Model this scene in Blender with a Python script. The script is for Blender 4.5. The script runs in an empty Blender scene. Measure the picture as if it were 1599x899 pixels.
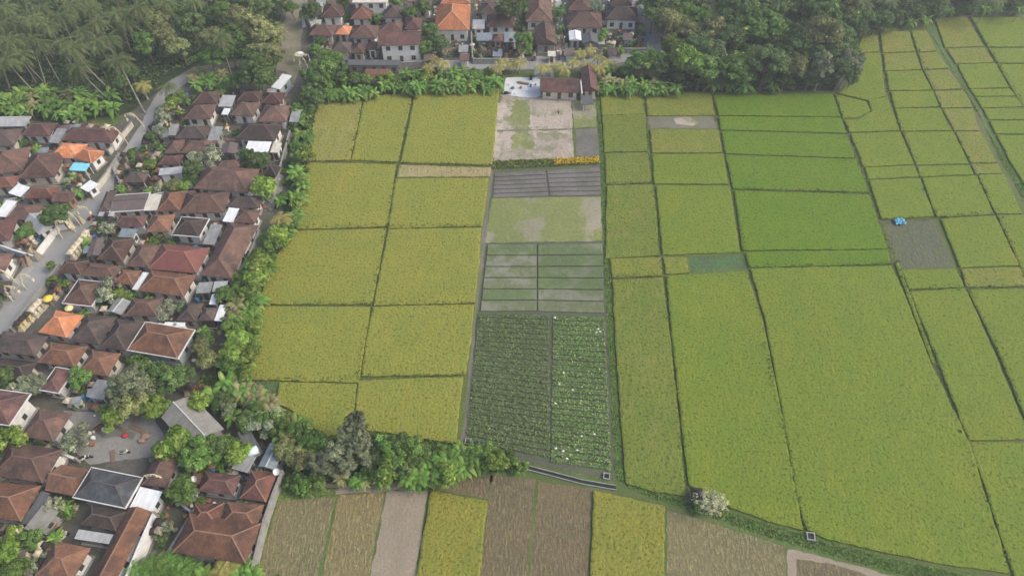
import bpy, bmesh, math, random
import numpy as np
from mathutils import Vector, Matrix, Quaternion, noise as mnoise
R = math.radians
scene = bpy.context.scene
C = scene.collection

# ---------------------------------------------------------------- camera
FPX = 1080.0; PITCH = math.atan(1320 / FPX); CAM_H = 110.0
cam_d = bpy.data.cameras.new('camera'); cam = bpy.data.objects.new('camera', cam_d); C.objects.link(cam)
cam.location = (0, 0, CAM_H); cam.rotation_euler = (math.pi/2 - PITCH, 0, 0)
cam_d.sensor_width = 36; cam_d.lens = 36 * FPX / 1599; cam_d.clip_end = 5000; cam_d.clip_start = 1
scene.camera = cam

# ---------------------------------------------------------------- world, sun, exposure
SUN_EL, SUN_AZ = R(44), R(98)            # azimuth measured from +Y (away from camera) towards +X
w = bpy.data.worlds.new('World'); scene.world = w; w.use_nodes = True
nt = w.node_tree; bg = nt.nodes['Background']
sky = nt.nodes.new('ShaderNodeTexSky'); sky.sky_type = 'NISHITA'; sky.sun_disc = False
sky.sun_elevation = SUN_EL; sky.sun_rotation = SUN_AZ; sky.air_density = 1.0; sky.dust_density = 4.0; sky.ozone_density = 0.6
nt.links.new(sky.outputs[0], bg.inputs[0]); bg.inputs[1].default_value = 0.14
sun_d = bpy.data.lights.new('sun', 'SUN'); sun_d.energy = 1.15; sun_d.angle = R(26); sun_d.color = (1, .93, .82)
sun = bpy.data.objects.new('sun', sun_d); C.objects.link(sun)
sdir = Vector((math.sin(SUN_AZ)*math.cos(SUN_EL), math.cos(SUN_AZ)*math.cos(SUN_EL), math.sin(SUN_EL)))
sun.rotation_euler = sdir.to_track_quat('Z', 'Y').to_euler(); sun.location = (0, 0, 200)
scene.view_settings.view_transform = 'Standard'; scene.view_settings.look = 'None'
scene.view_settings.gamma = 1; scene.view_settings.exposure = 0.73
HAZE = 0.0005
try: scene.view_settings.use_curve_mapping = False
except Exception: pass
scene.render.engine = 'CYCLES'
scene.cycles.max_bounces = 5; scene.cycles.diffuse_bounces = 3; scene.cycles.glossy_bounces = 2
scene.cycles.transmission_bounces = 3; scene.cycles.volume_bounces = 0; scene.cycles.transparent_max_bounces = 4
scene.cycles.volume_step_rate = 4

cP, sP = math.cos(PITCH), math.sin(PITCH)
def G(px, py, z=0.0):
    """a point of the photograph, brought down to the height z of the place"""
    a = (px-799.5)/FPX; b = (py-449.5)/FPX
    dz = -sP-b*cP; t = (z-CAM_H)/dz
    return Vector((a*t, (cP-b*sP)*t, z))

def PX(p):
    v = Vector(p) - Vector((0, 0, CAM_H)); d = v.y*cP - v.z*sP; u = v.y*sP + v.z*cP
    return 799.5 + FPX*v.x/d, 449.5 - FPX*u/d

# ---------------------------------------------------------------- materials
MATS = {}
def N(nt, t, **kw):
    n = nt.nodes.new(t)
    for k, v in kw.items():
        if k in n.inputs.keys(): n.inputs[k].default_value = v
        else: setattr(n, k, v)
    return n
def newmat(name):
    m = bpy.data.materials.new(name); m.use_nodes = True
    nt = m.node_tree; b = nt.nodes['Principled BSDF']; b.inputs['Roughness'].default_value = .85
    b.inputs['Specular IOR Level'].default_value = .25
    return m, nt, b
def col(c): return (c[0], c[1], c[2], 1)
def noise_fac(nt, coord, scale, lo=.35, hi=.65, detail=4, rough=.6, stretch=None):
    n = N(nt, 'ShaderNodeTexNoise'); n.inputs['Scale'].default_value = scale; n.inputs['Detail'].default_value = detail
    n.inputs['Roughness'].default_value = rough
    if stretch:
        mp = N(nt, 'ShaderNodeMapping'); mp.inputs['Scale'].default_value = stretch
        nt.links.new(coord, mp.inputs['Vector']); coord = mp.outputs[0]
    nt.links.new(coord, n.inputs['Vector'])
    r = N(nt, 'ShaderNodeMapRange'); r.inputs['From Min'].default_value = lo; r.inputs['From Max'].default_value = hi
    nt.links.new(n.outputs['Fac'], r.inputs['Value']); return r.outputs[0]
def mix(nt, fac, a, b):
    m = N(nt, 'ShaderNodeMix', data_type='RGBA')
    for s, v in ((0, fac), (6, a), (7, b)):
        if hasattr(v, 'is_linked') or hasattr(v, 'links'): nt.links.new(v, m.inputs[s])
        else: m.inputs[s].default_value = v if s == 0 else col(v)
    return m.outputs[2]
def mul(nt, a, k):
    m = N(nt, 'ShaderNodeMath', operation='MULTIPLY'); nt.links.new(a, m.inputs[0])
    if hasattr(k, 'links'): nt.links.new(k, m.inputs[1])
    else: m.inputs[1].default_value = k
    return m.outputs[0]
def bump(nt, b, h, dist, strength=1.0):
    n = N(nt, 'ShaderNodeBump'); n.inputs['Distance'].default_value = dist; n.inputs['Strength'].default_value = strength
    nt.links.new(h, n.inputs['Height']); nt.links.new(n.outputs[0], b.inputs['Normal'])
def geo_pos(nt): return N(nt, 'ShaderNodeNewGeometry').outputs['Position']

def ground_mat(name, c1, c2, c3, s1=.25, s2=1.6, s3=.06, bmp=.06, k3=1.0, lo3=.45, hi3=.62):
    """three-tone mottled ground: c1/c2 fine, c3 in large patches"""
    if name in MATS: return MATS[name]
    m, nt, b = newmat(name); p = geo_pos(nt)
    f1 = noise_fac(nt, p, s2, .38, .62, 5, .7)
    f2 = noise_fac(nt, p, s1, lo3, hi3, 4, .6)
    f3 = noise_fac(nt, p, s3, .4, .6, 2)
    c = mix(nt, f1, c1, c2)
    c = mix(nt, mul(nt, f2, k3), c, c3)
    d = mix(nt, mul(nt, f3, .35), c, (c1[0]*.6, c1[1]*.65, c1[2]*.6))
    nt.links.new(d, b.inputs['Base Color']); bump(nt, b, f1, bmp)
    MATS[name] = m; return m

def rice_mat(name, ca, cb, cdark, big=.5, row=0.0, straw=None, cov=.5):
    if name in MATS: return MATS[name]
    m, nt, b = newmat(name); p = geo_pos(nt)
    fine = noise_fac(nt, p, 2.0, .38, .62, 3, .75)
    patchy = noise_fac(nt, p, .17, .44, .62, 4, .65)
    med = noise_fac(nt, p, .55, .38, .64, 4, .6)
    large = noise_fac(nt, p, .045, .38, .62, 3, .55)
    c = mix(nt, fine, ca, cb)
    c = mix(nt, mul(nt, med, .4), c, (cb[0]*.85, cb[1]*1.0, cb[2]*.8))
    c = mix(nt, mul(nt, large, big), c, (ca[0]*.78, ca[1]*.97, ca[2]*.85))
    c = mix(nt, mul(nt, patchy, .5), c, (ca[0]*.6, ca[1]*.84, ca[2]*.85)); gold = noise_fac(nt, p, .11, .5, .68, 5, .7, (1, .6, 1)); c = mix(nt, mul(nt, gold, .3), c, (ca[0]*1.22, ca[1]*1.04, ca[2]*.9))
    if straw:
        sf = noise_fac(nt, p, .3, 1-cov-.12, 1-cov+.12, 5, .65); c = mix(nt, mul(nt, sf, .8), c, straw)
    rw = noise_fac(nt, p, 1.0, .35, .65, 2, .5, (3.4, .42, 1))
    c = mix(nt, mul(nt, rw, .22+row), c, (cdark[0]*1.6, cdark[1]*1.5, cdark[2]*1.5))
    v = N(nt, 'ShaderNodeTexNoise'); v.inputs['Scale'].default_value = 1.9; v.inputs['Detail'].default_value = 2; nt.links.new(p, v.inputs['Vector'])
    r = N(nt, 'ShaderNodeMapRange'); r.inputs['From Min'].default_value = .43; r.inputs['From Max'].default_value = .36; nt.links.new(v.outputs['Fac'], r.inputs['Value'])
    c = mix(nt, mul(nt, r.outputs[0], .75), c, cdark)
    nt.links.new(c, b.inputs['Base Color'])
    h = N(nt, 'ShaderNodeMath', operation='ADD'); nt.links.new(fine, h.inputs[0]); nt.links.new(v.outputs['Fac'], h.inputs[1])
    bump(nt, b, h.outputs[0], .16, .85)
    MATS[name] = m; return m

def stub_mat(name, soil, straw, weed, kw=.35):
    if name in MATS: return MATS[name]
    m, nt, b = newmat(name); p = geo_pos(nt)
    a = noise_fac(nt, p, 1.0, .42, .6, 4, .75, (2.6, .8, 1)); f = noise_fac(nt, p, 3.2, .38, .62, 3, .7); l = noise_fac(nt, p, .12, .4, .62, 4, .6)
    c = mix(nt, a, soil, straw); c = mix(nt, mul(nt, f, .5), c, (soil[0]*.5, soil[1]*.5, soil[2]*.5)); w_ = noise_fac(nt, p, .8, .5, .66, 5, .7)
    c = mix(nt, mul(nt, w_, kw), c, weed); c = mix(nt, mul(nt, l, .3), c, (straw[0]*.9, straw[1]*.8, straw[2]*.75))
    nt.links.new(c, b.inputs['Base Color']); bump(nt, b, a, .2, .8); MATS[name] = m; return m

def tile_mat(name, c1, c2, cst, rough=.85, rows=True):
    """fired clay tiles with moss and soot; object random shifts it a little"""
    if name in MATS: return MATS[name]
    m, nt, b = newmat(name); b.inputs['Roughness'].default_value = rough
    uv = N(nt, 'ShaderNodeUVMap').outputs[0]; p = geo_pos(nt)
    oi = N(nt, 'ShaderNodeObjectInfo').outputs['Random']
    f1 = noise_fac(nt, p, 1.3, .35, .65, 5, .7)
    f2 = noise_fac(nt, p, .35, .42, .66, 4, .6)
    streak = noise_fac(nt, uv, 1.0, .45, .7, 3, .6, (2.2, .35, 1))
    c = mix(nt, f1, c1, c2); c = mix(nt, mul(nt, f2, .9), c, cst); c = mix(nt, mul(nt, streak, .55), c, (cst[0]*.7, cst[1]*.75, cst[2]*.8))
    lt = noise_fac(nt, p, .62, .5, .72, 6, .75); c = mix(nt, mul(nt, lt, .65), c, (c1[0]*1.6, c1[1]*1.75, c1[2]*1.6))
    hs = N(nt, 'ShaderNodeHueSaturation'); r = N(nt, 'ShaderNodeMapRange'); r.inputs['To Min'].default_value = .66; r.inputs['To Max'].default_value = 1.4
    nt.links.new(oi, r.inputs['Value']); nt.links.new(r.outputs[0], hs.inputs['Value']); nt.links.new(c, hs.inputs['Color'])
    cc = hs.outputs[0]
    if rows:
        wv = N(nt, 'ShaderNodeTexWave', wave_type='BANDS', bands_direction='Y', wave_profile='SAW'); wv.inputs['Scale'].default_value = 1.1; wv.inputs['Distortion'].default_value = .25
        nt.links.new(uv, wv.inputs['Vector'])
        w2 = N(nt, 'ShaderNodeTexWave', wave_type='BANDS', bands_direction='X'); w2.inputs['Scale'].default_value = 1.5; nt.links.new(uv, w2.inputs['Vector'])
        a = N(nt, 'ShaderNodeMath', operation='ADD'); nt.links.new(wv.outputs['Fac'], a.inputs[0]); nt.links.new(w2.outputs['Fac'], a.inputs[1])
        cc = mix(nt, mul(nt, wv.outputs['Fac'], .18), cc, (c1[0]*.35, c1[1]*.35, c1[2]*.35))
        bump(nt, b, a.outputs[0], .05, .8)
    nt.links.new(cc, b.inputs['Base Color']); MATS[name] = m; return m

def sheet_mat(name, c1, c2, rough=.5, metal=0.0, period=4.0, rust=None):
    """corrugated sheet"""
    if name in MATS: return MATS[name]
    m, nt, b = newmat(name); b.inputs['Roughness'].default_value = rough; b.inputs['Metallic'].default_value = metal
    uv = N(nt, 'ShaderNodeUVMap').outputs[0]; p = geo_pos(nt)
    f1 = noise_fac(nt, p, .9, .35, .68, 5, .65); st = noise_fac(nt, uv, 1.0, .4, .7, 3, .6, (1.6, .25, 1))
    c = mix(nt, f1, c1, c2); c = mix(nt, mul(nt, st, .45), c, rust or (c2[0]*.6, c2[1]*.6, c2[2]*.6))
    w2 = N(nt, 'ShaderNodeTexWave', wave_type='BANDS', bands_direction='X'); w2.inputs['Scale'].default_value = period/6.28*2; nt.links.new(uv, w2.inputs['Vector'])
    nt.links.new(c, b.inputs['Base Color']); bump(nt, b, w2.outputs['Fac'], .03, .7); MATS[name] = m; return m

def plain_mat(name, c, rough=.8, var=.25, sc=1.2, metal=0):
    if name in MATS: return MATS[name]
    m, nt, b = newmat(name); b.inputs['Roughness'].default_value = rough; b.inputs['Metallic'].default_value = metal; p = geo_pos(nt)
    f = noise_fac(nt, p, sc, .35, .7, 5, .65)
    nt.links.new(mix(nt, f, c, (c[0]*(1-var), c[1]*(1-var), c[2]*(1-var*1.1))), b.inputs['Base Color']); bump(nt, b, f, .01)
    MATS[name] = m; return m

def leaf_mat(name, ca, cb, cc=None, trans=.3, hue=.014):
    """per-leaf colour from ca to cb, a few leaves cc, whole plant shifted by object random"""
    if name in MATS: return MATS[name]
    m, nt, b = newmat(name); b.inputs['Roughness'].default_value = .6
    g = N(nt, 'ShaderNodeNewGeometry'); oi = N(nt, 'ShaderNodeObjectInfo').outputs['Random']
    rp = N(nt, 'ShaderNodeValToRGB'); e = rp.color_ramp.elements
    e[0].position = 0; e[0].color = col(ca); e[1].position = .8; e[1].color = col(cb)
    if cc: x = e.new(.95); x.color = col(cc)
    nt.links.new(g.outputs['Random Per Island'], rp.inputs[0])
    hs = N(nt, 'ShaderNodeHueSaturation')
    r = N(nt, 'ShaderNodeMapRange'); r.inputs['To Min'].default_value = .75; r.inputs['To Max'].default_value = 1.3; nt.links.new(oi, r.inputs['Value']); nt.links.new(r.outputs[0], hs.inputs['Value'])
    r2 = N(nt, 'ShaderNodeMapRange'); r2.inputs['To Min'].default_value = .5-hue; r2.inputs['To Max'].default_value = .5+hue*.6
    m7 = N(nt, 'ShaderNodeMath', operation='MULTIPLY'); m7.inputs[1].default_value = 7.31; fr = N(nt, 'ShaderNodeMath', operation='FRACT')
    nt.links.new(oi, m7.inputs[0]); nt.links.new(m7.outputs[0], fr.inputs[0]); nt.links.new(fr.outputs[0], r2.inputs['Value']); nt.links.new(r2.outputs[0], hs.inputs['Hue'])
    at = N(nt, 'ShaderNodeAttribute', attribute_name='clump'); mr = N(nt, 'ShaderNodeMapRange'); mr.inputs['To Min'].default_value = 1.0; mr.inputs['To Max'].default_value = 1.75
    nt.links.new(at.outputs['Fac'], mr.inputs['Value']); hc = N(nt, 'ShaderNodeHueSaturation'); nt.links.new(mr.outputs[0], hc.inputs['Value']); nt.links.new(rp.outputs[0], hc.inputs['Color'])
    nt.links.new(hc.outputs[0], hs.inputs['Color']); nt.links.new(hs.outputs[0], b.inputs['Base Color'])
    tr = N(nt, 'ShaderNodeBsdfTranslucent'); nt.links.new(hs.outputs[0], tr.inputs[0])
    mx = N(nt, 'ShaderNodeMixShader'); mx.inputs[0].default_value = trans
    nt.links.new(b.outputs[0], mx.inputs[1]); nt.links.new(tr.outputs[0], mx.inputs[2]); nt.links.new(mx.outputs[0], nt.nodes['Material Output'].inputs[0])
    MATS[name] = m; return m

# ---------------------------------------------------------------- object helpers
def mesh_obj(name, verts, faces, m, parent=None, uvs=None, loc=None):
    me = bpy.data.meshes.new(name); me.from_pydata([tuple(v) for v in verts], [], faces); me.update()
    if m: me.materials.append(m)
    if uvs is not None:
        ul = me.uv_layers.new(name='UVMap')
        for i, u in enumerate(uvs): ul.data[i].uv = u
    o = bpy.data.objects.new(name, me); C.objects.link(o)
    if parent: o.parent = parent
    if loc: o.location = loc
    return o
def bm_obj(name, bm, m, parent=None, smooth=False):
    me = bpy.data.meshes.new(name); bm.to_mesh(me); bm.free()
    if m: me.materials.append(m)
    if smooth:
        for p in me.polygons: p.use_smooth = True
    o = bpy.data.objects.new(name, me); C.objects.link(o)
    if parent: o.parent = parent
    return o
def empty(name, loc, rz=0.0, cat=None, group=None):
    o = bpy.data.objects.new(name, None); C.objects.link(o); o.location = loc; o.rotation_euler = (0, 0, rz); o.empty_display_size = .5
    if cat: o['category'] = cat
    if group: o['group'] = group
    return o
def bx(bm, x0, x1, y0, y1, z0, z1):
    v = [bm.verts.new(p) for p in ((x0,y0,z0),(x1,y0,z0),(x1,y1,z0),(x0,y1,z0),(x0,y0,z1),(x1,y0,z1),(x1,y1,z1),(x0,y1,z1))]
    for f in ((3,2,1,0),(4,5,6,7),(0,1,5,4),(1,2,6,5),(2,3,7,6),(3,0,4,7)): bm.faces.new([v[i] for i in f])
def beam(bm, a, b, w_, h_=None):
    """square bar between two points"""
    a = Vector(a); b = Vector(b); d = (b-a); L = d.length
    if L < 1e-4: return
    q = d.to_track_quat('X', 'Z'); h_ = h_ or w_
    vs = []
    for x in (0, L):
        for (y, z) in ((-w_/2,-h_/2),(w_/2,-h_/2),(w_/2,h_/2),(-w_/2,h_/2)): vs.append(bm.verts.new(a + q @ Vector((x, y, z))))
    for f in ((0,1,2,3),(7,6,5,4),(0,4,5,1),(1,5,6,2),(2,6,7,3),(3,7,4,0)): bm.faces.new([vs[i] for i in f])
def tube(bm, pts, rad, n=6, cap=True):
    """tapered tube through points; rad a list"""
    rings = []
    for i, p in enumerate(pts):
        p = Vector(p); d = (Vector(pts[min(i+1, len(pts)-1)]) - Vector(pts[max(i-1, 0)])).normalized()
        q = d.to_track_quat('Z', 'X'); rr = rad[i] if isinstance(rad, (list, tuple)) else rad
        rings.append([bm.verts.new(p + q @ Vector((math.cos(2*math.pi*k/n)*rr, math.sin(2*math.pi*k/n)*rr, 0))) for k in range(n)])
    for a, b in zip(rings, rings[1:]):
        for k in range(n): bm.faces.new((a[k], a[(k+1) % n], b[(k+1) % n], b[k]))
    if cap: bm.faces.new(rings[-1]); bm.faces.new(rings[0][::-1])
REG = []          # (object, kind phrase, px, py): labels are worked out at the end
def reg(o, phrase, px, py): REG.append((o, phrase, px, py))
def structure(o): o['kind'] = 'structure'; return o
def stuff(o): o['kind'] = 'stuff'; return o

def jit_poly(pts, z, step=.7, amp=.07, rnd=None, outline_z=None, grow=0.0):
    """photo polygon to world outline, subdivided and slightly uneven"""
    rnd = rnd or random
    P = [G(x, y, outline_z if outline_z is not None else z) for x, y in pts]; out = []
    if grow:
        A = sum(P[i].x*P[(i+1) % len(P)].y - P[(i+1) % len(P)].x*P[i].y for i in range(len(P))); sg = 1 if A > 0 else -1; Q = []
        for i, p in enumerate(P):
            d1 = (p-P[i-1]).normalized(); d2 = (P[(i+1) % len(P)]-p).normalized(); n1 = Vector((d1.y, -d1.x, 0))*sg; n2 = Vector((d2.y, -d2.x, 0))*sg
            b = (n1+n2); b = b.normalized() if b.length > .2 else n1; Q.append(p + b*grow)
        P = Q
    for i, a in enumerate(P):
        b = P[(i+1) % len(P)]; L = (b-a).length; n = max(1, int(L/step)); d = (b-a)/n; nn = Vector((-d.y, d.x, 0)).normalized()
        for k in range(n):
            s = mnoise.noise(Vector((a+d*k)*.35))*amp*2.2 + rnd.uniform(-amp, amp)
            out.append((a + d*k + nn*(s if k else s*.3)).to_2d())
    return [Vector((p.x, p.y, z)) for p in out]
def patch(name, pts, z, m, amp=.12, step=.8):
    v = jit_poly(pts, z, step, amp, outline_z=0)
    bm = bmesh.new(); f = bm.faces.new([bm.verts.new(p) for p in v]); bmesh.ops.triangulate(bm, faces=[f])
    for f in bm.faces:
        if f.normal.z < 0: f.normal_flip()
    o = bm_obj(name, bm, m); structure(o); return o
def slab(name, pts, h, m, amp=.07, step=.6, soft=.3, grow=0.0):
    """standing crop: uneven outline, soft shoulder, vertical sides down to the soil"""
    v = jit_poly(pts, h*.8, step, amp, grow=grow)
    # signed area
    A = sum(v[i].x*v[(i+1) % len(v)].y - v[(i+1) % len(v)].x*v[i].y for i in range(len(v)))
    if A < 0: v = v[::-1]
    bm = bmesh.new(); top = [bm.verts.new(p) for p in v]; bot = [bm.verts.new((p.x, p.y, 0)) for p in v]; n = len(v)
    for i in range(n): bm.faces.new((bot[i], bot[(i+1) % n], top[(i+1) % n], top[i]))
    f = bm.faces.new(top); bm.normal_update()
    bmesh.ops.inset_region(bm, faces=[f], thickness=soft, depth=h*.2, use_even_offset=False)
    bmesh.ops.triangulate(bm, faces=[q for q in bm.faces if len(q.verts) > 4])
    o = bm_obj(name, bm, m); return structure(o)
# ================================================================ GROUND AND FIELDS
random.seed(11)
M_grass = ground_mat('grass green', (.075,.12,.03), (.11,.155,.045), (.14,.16,.06), s1=.2, s2=1.8)
M_verge = ground_mat('lush verge', (.085,.16,.035), (.125,.21,.05), (.14,.17,.07), s1=.3, s2=1.8, bmp=.12)
M_bund = ground_mat('field bund', (.11,.15,.035), (.15,.2,.05), (.14,.14,.07), s1=.4, s2=2.2, bmp=.1)
M_village = ground_mat('village ground', (.1,.092,.08), (.155,.145,.125), (.07,.085,.045), s1=.16, s2=1.1, k3=.8, bmp=.06)
M_concrete = ground_mat('yard concrete', (.24,.235,.22), (.33,.32,.3), (.17,.165,.145), s1=.15, s2=1.3, bmp=.01, k3=.6)
M_white_concrete = ground_mat('pale concrete', (.58,.6,.62), (.7,.72,.74), (.46,.47,.47), s1=.15, s2=1.3, bmp=.01, k3=.6)
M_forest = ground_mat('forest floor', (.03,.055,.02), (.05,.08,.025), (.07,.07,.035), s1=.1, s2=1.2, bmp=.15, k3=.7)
M_asphalt = ground_mat('worn asphalt', (.27,.27,.265), (.31,.31,.3), (.22,.22,.21), s1=.09, s2=2.6, bmp=.008, k3=.5)
M_pave = ground_mat('pavement slabs', (.3,.3,.285), (.38,.37,.35), (.22,.22,.2), s1=.25, s2=1.6, bmp=.01)
M_dirt = ground_mat('bare track', (.22,.19,.14), (.28,.25,.19), (.12,.14,.06), s1=.14, s2=1.2, k3=.8)
M_sand = ground_mat('dry sandy soil', (.35,.295,.24), (.45,.385,.33), (.19,.21,.1), s1=.17, s2=1.6, k3=.9, lo3=.47, hi3=.6)
M_weedy = ground_mat('weedy soil', (.17,.2,.07), (.24,.26,.09), (.33,.29,.24), s1=.13, s2=1.3, k3=.75, lo3=.52, hi3=.6)
M_mulch = ground_mat('grey mulch bed', (.15,.14,.13), (.2,.185,.17), (.13,.13,.1), s1=.2, s2=1.7)
M_bed = ground_mat('raised bed', (.115,.145,.07), (.17,.185,.1), (.235,.235,.19), s1=.22, s2=1.5, k3=.8, lo3=.5, hi3=.62)
M_bedgreen = ground_mat('raised bed green', (.1,.145,.06), (.14,.18,.075), (.23,.23,.18), s1=.22, s2=1.5, k3=.6, lo3=.5, hi3=.62)
M_stub_a = stub_mat('stubble brown', (.16,.145,.08), (.33,.3,.155), (.18,.21,.06), .6)
M_stub_b = stub_mat('stubble red brown', (.14,.115,.07), (.27,.225,.125), (.155,.18,.055), .6)
M_stub_c = stub_mat('stubble yellow', (.19,.16,.09), (.37,.32,.14), (.22,.24,.07), .55)
M_tan = ground_mat('tan soil', (.3,.25,.185), (.36,.3,.23), (.25,.22,.145), s1=.3, s2=2.0, k3=.5)
M_green_weeds = ground_mat('seedling weeds', (.07,.16,.05), (.12,.2,.07), (.1,.14,.07), s1=.3, s2=1.6, bmp=.15)
M_soilgrey = ground_mat('grey soil', (.17,.16,.12), (.2,.19,.15), (.15,.16,.09), s1=.2, s2=1.5)
M_soilweed = stub_mat('grey soil with weeds', (.115,.125,.08), (.19,.2,.13), (.09,.17,.045), .95)

RK = {
 'ripe':  rice_mat('rice ripe', (.32,.295,.05), (.235,.25,.042), (.11,.13,.024), big=.35),
 'ripe2': rice_mat('rice ripe straw', (.33,.30,.06), (.25,.24,.05), (.11,.12,.025), big=.3, straw=(.36,.32,.13), cov=.42),
 'straw': rice_mat('rice straw', (.36,.30,.12), (.28,.25,.08), (.13,.12,.04), big=.3, straw=(.4,.34,.18), cov=.55),
 'green': rice_mat('rice green', (.16,.242,.014), (.12,.19,.011), (.05,.095,.008), big=.4),
 'lime':  rice_mat('rice lime', (.22,.262,.028), (.155,.21,.022), (.075,.11,.013), big=.4),
 'mix':   rice_mat('rice mixed', (.265,.26,.04), (.165,.2,.03), (.07,.1,.018), big=.5, straw=(.3,.25,.09), cov=.38),
 'rough': rice_mat('rice patchy', (.235,.25,.04), (.13,.175,.025), (.055,.085,.015), big=.5, row=.12, straw=(.28,.24,.08), cov=.36),
 'gold':  rice_mat('rice golden', (.33,.29,.05), (.2,.21,.035), (.10,.11,.015), big=.3, row=.15),
}
RP = {'ripe': 'ripe yellow rice plot','ripe2': 'ripe yellow rice plot','straw': 'straw-coloured ripe rice plot','green': 'bright green rice plot','lime': 'yellow-green rice plot','mix': 'olive green rice plot','rough': 'patchy brownish green rice plot','gold': 'golden yellow rice plot'}

# the one sheet that reaches the horizon
g = mesh_obj('ground', [(-2500,-800,0),(2500,-800,0),(2500,4000,0),(-2500,4000,0)], [(0,1,2,3)], M_grass); structure(g)
g['label'] = 'green grassy ground under the whole rice plain'; g['category'] = 'ground'
def P(name, pts, z, m, phrase, cat, **kw):
    o = patch(name, pts, z, m, **kw); o['category'] = cat
    cx = sum(p[0] for p in pts)/len(pts); cy = sum(p[1] for p in pts)/len(pts); reg(o, phrase, cx, cy); return o
P('village_ground', [(-260,160),(0,188),(180,196),(235,150),(280,128),(330,112),(410,90),(432,40),(440,-70),(1040,-70),(1046,70),(1000,100),(900,108),(790,112),(640,112),(520,110),(490,150),(472,200),(462,262),(440,340),(400,440),(362,520),(340,560),(300,610),(360,650),(430,690),(444,735),(428,800),(398,905),(380,1050),(-260,1050)], .006, M_village, 'grey brown trodden ground between the village houses', 'ground')
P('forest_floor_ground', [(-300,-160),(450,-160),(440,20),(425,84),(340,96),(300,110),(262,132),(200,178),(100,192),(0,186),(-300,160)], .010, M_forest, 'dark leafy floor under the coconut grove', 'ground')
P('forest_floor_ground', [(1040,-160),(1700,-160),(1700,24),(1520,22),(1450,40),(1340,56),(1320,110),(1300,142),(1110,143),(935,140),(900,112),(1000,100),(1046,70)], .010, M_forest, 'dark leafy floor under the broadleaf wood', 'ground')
P('hedge_ground', [(480,120),(520,104),(640,112),(790,108),(784,146),(700,140),(580,150),(505,152),(488,200),(480,262),(466,340),(412,430),(402,480),(386,560),(392,596),(432,628),(500,684),(600,672),(730,694),(826,728),(820,744),(640,752),(530,772),(440,770),(440,735),(420,690),(330,645),(296,600),(340,560),(400,440),(440,340),(462,262),(468,200)], .014, M_verge, 'lush green verge between village and rice plots', 'verge')
# field bunds show between the raised crops
P('field_ground', [(478,152),(780,138),(726,694),(500,690),(380,585),(478,250)], .018, M_bund, 'dark bunds between the ripe rice plots', 'field')
P('field_ground', [(934,143),(1300,146),(1340,50),(1510,24),(1720,24),(1720,1050),(1580,905),(1380,868),(1262,835),(1078,766),(972,750)], .018, M_bund, 'dark bunds between the green rice plots', 'field')
P('field_ground', [(440,765),(700,742),(830,745),(965,762),(1080,790),(1260,850),(1440,905),(1460,1060),(360,1060)], .0165, M_grass, 'green bunds between the stubble plots', 'field')
# lanes and roads
P('road', [(-60,546),(0,484),(55,412),(97,350),(142,304),(190,240),(220,194),(240,154),(262,128),(288,116),(296,126),(270,146),(258,168),(244,196),(218,232),(172,304),(138,356),(97,409),(26,502),(-26,572)], .026, M_asphalt, 'narrow asphalt road with worn edges climbing through the village', 'road', amp=.1)
P('track', [(262,128),(300,106),(350,98),(424,88),(434,60),(446,30),(452,-60),(486,-60),(478,20),(470,60),(470,96),(462,124),(446,152),(440,150),(448,112),(400,104),(340,108),(296,128)], .022, M_dirt, 'dusty bare track between the grove and the upper houses', 'track')
P('pavement', [(-10,474),(56,396),(96,340),(128,310),(136,314),(100,352),(58,412),(0,486)], .030, M_pave, 'pale pavement along the village side of the asphalt road', 'pavement', amp=.03)
P('pavement', [(26,502),(97,409),(138,356),(143,359),(102,413),(33,508)], .030, M_pave, 'grey pavement under the row of pale shrines', 'pavement', amp=.03)
P('path', [(58,398),(0,376),(-60,360),(-60,372),(0,390),(54,408)], .034, M_pave, 'grey side lane joining the asphalt road', 'lane')
P('path', [(0,262),(40,280),(128,296),(138,304),(124,308),(40,292),(0,274)], .034, M_asphalt, 'bluish lane beside the twin orange roofs', 'lane')
P('lane', [(864,-60),(872,-60),(880,60),(888,100),(876,100),(870,50)], .030, M_pave, 'pale straight lane beside the narrow canal', 'lane')
P('canal_water', [(872,-60),(882,-60),(892,100),(880,98),(874,50)], .022, plain_mat('dark canal water', (.04,.06,.045), .15, .3), 'dark narrow canal beside the straight lane', 'canal')
P('road', [(984,-60),(1008,0),(1034,66),(1030,84),(960,100),(900,106),(780,110),(700,106),(640,100),(560,106),(480,116),(480,108),(560,98),(660,92),(760,98),(900,94),(960,88),(1008,72),(996,30),(960,-60)], .026, M_asphalt, 'grey lane curving round the upper village', 'road')
P('path', [(838,88),(862,90),(866,124),(834,124)], .030, M_pave, 'grey access path leading to the white yard', 'path')
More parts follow.
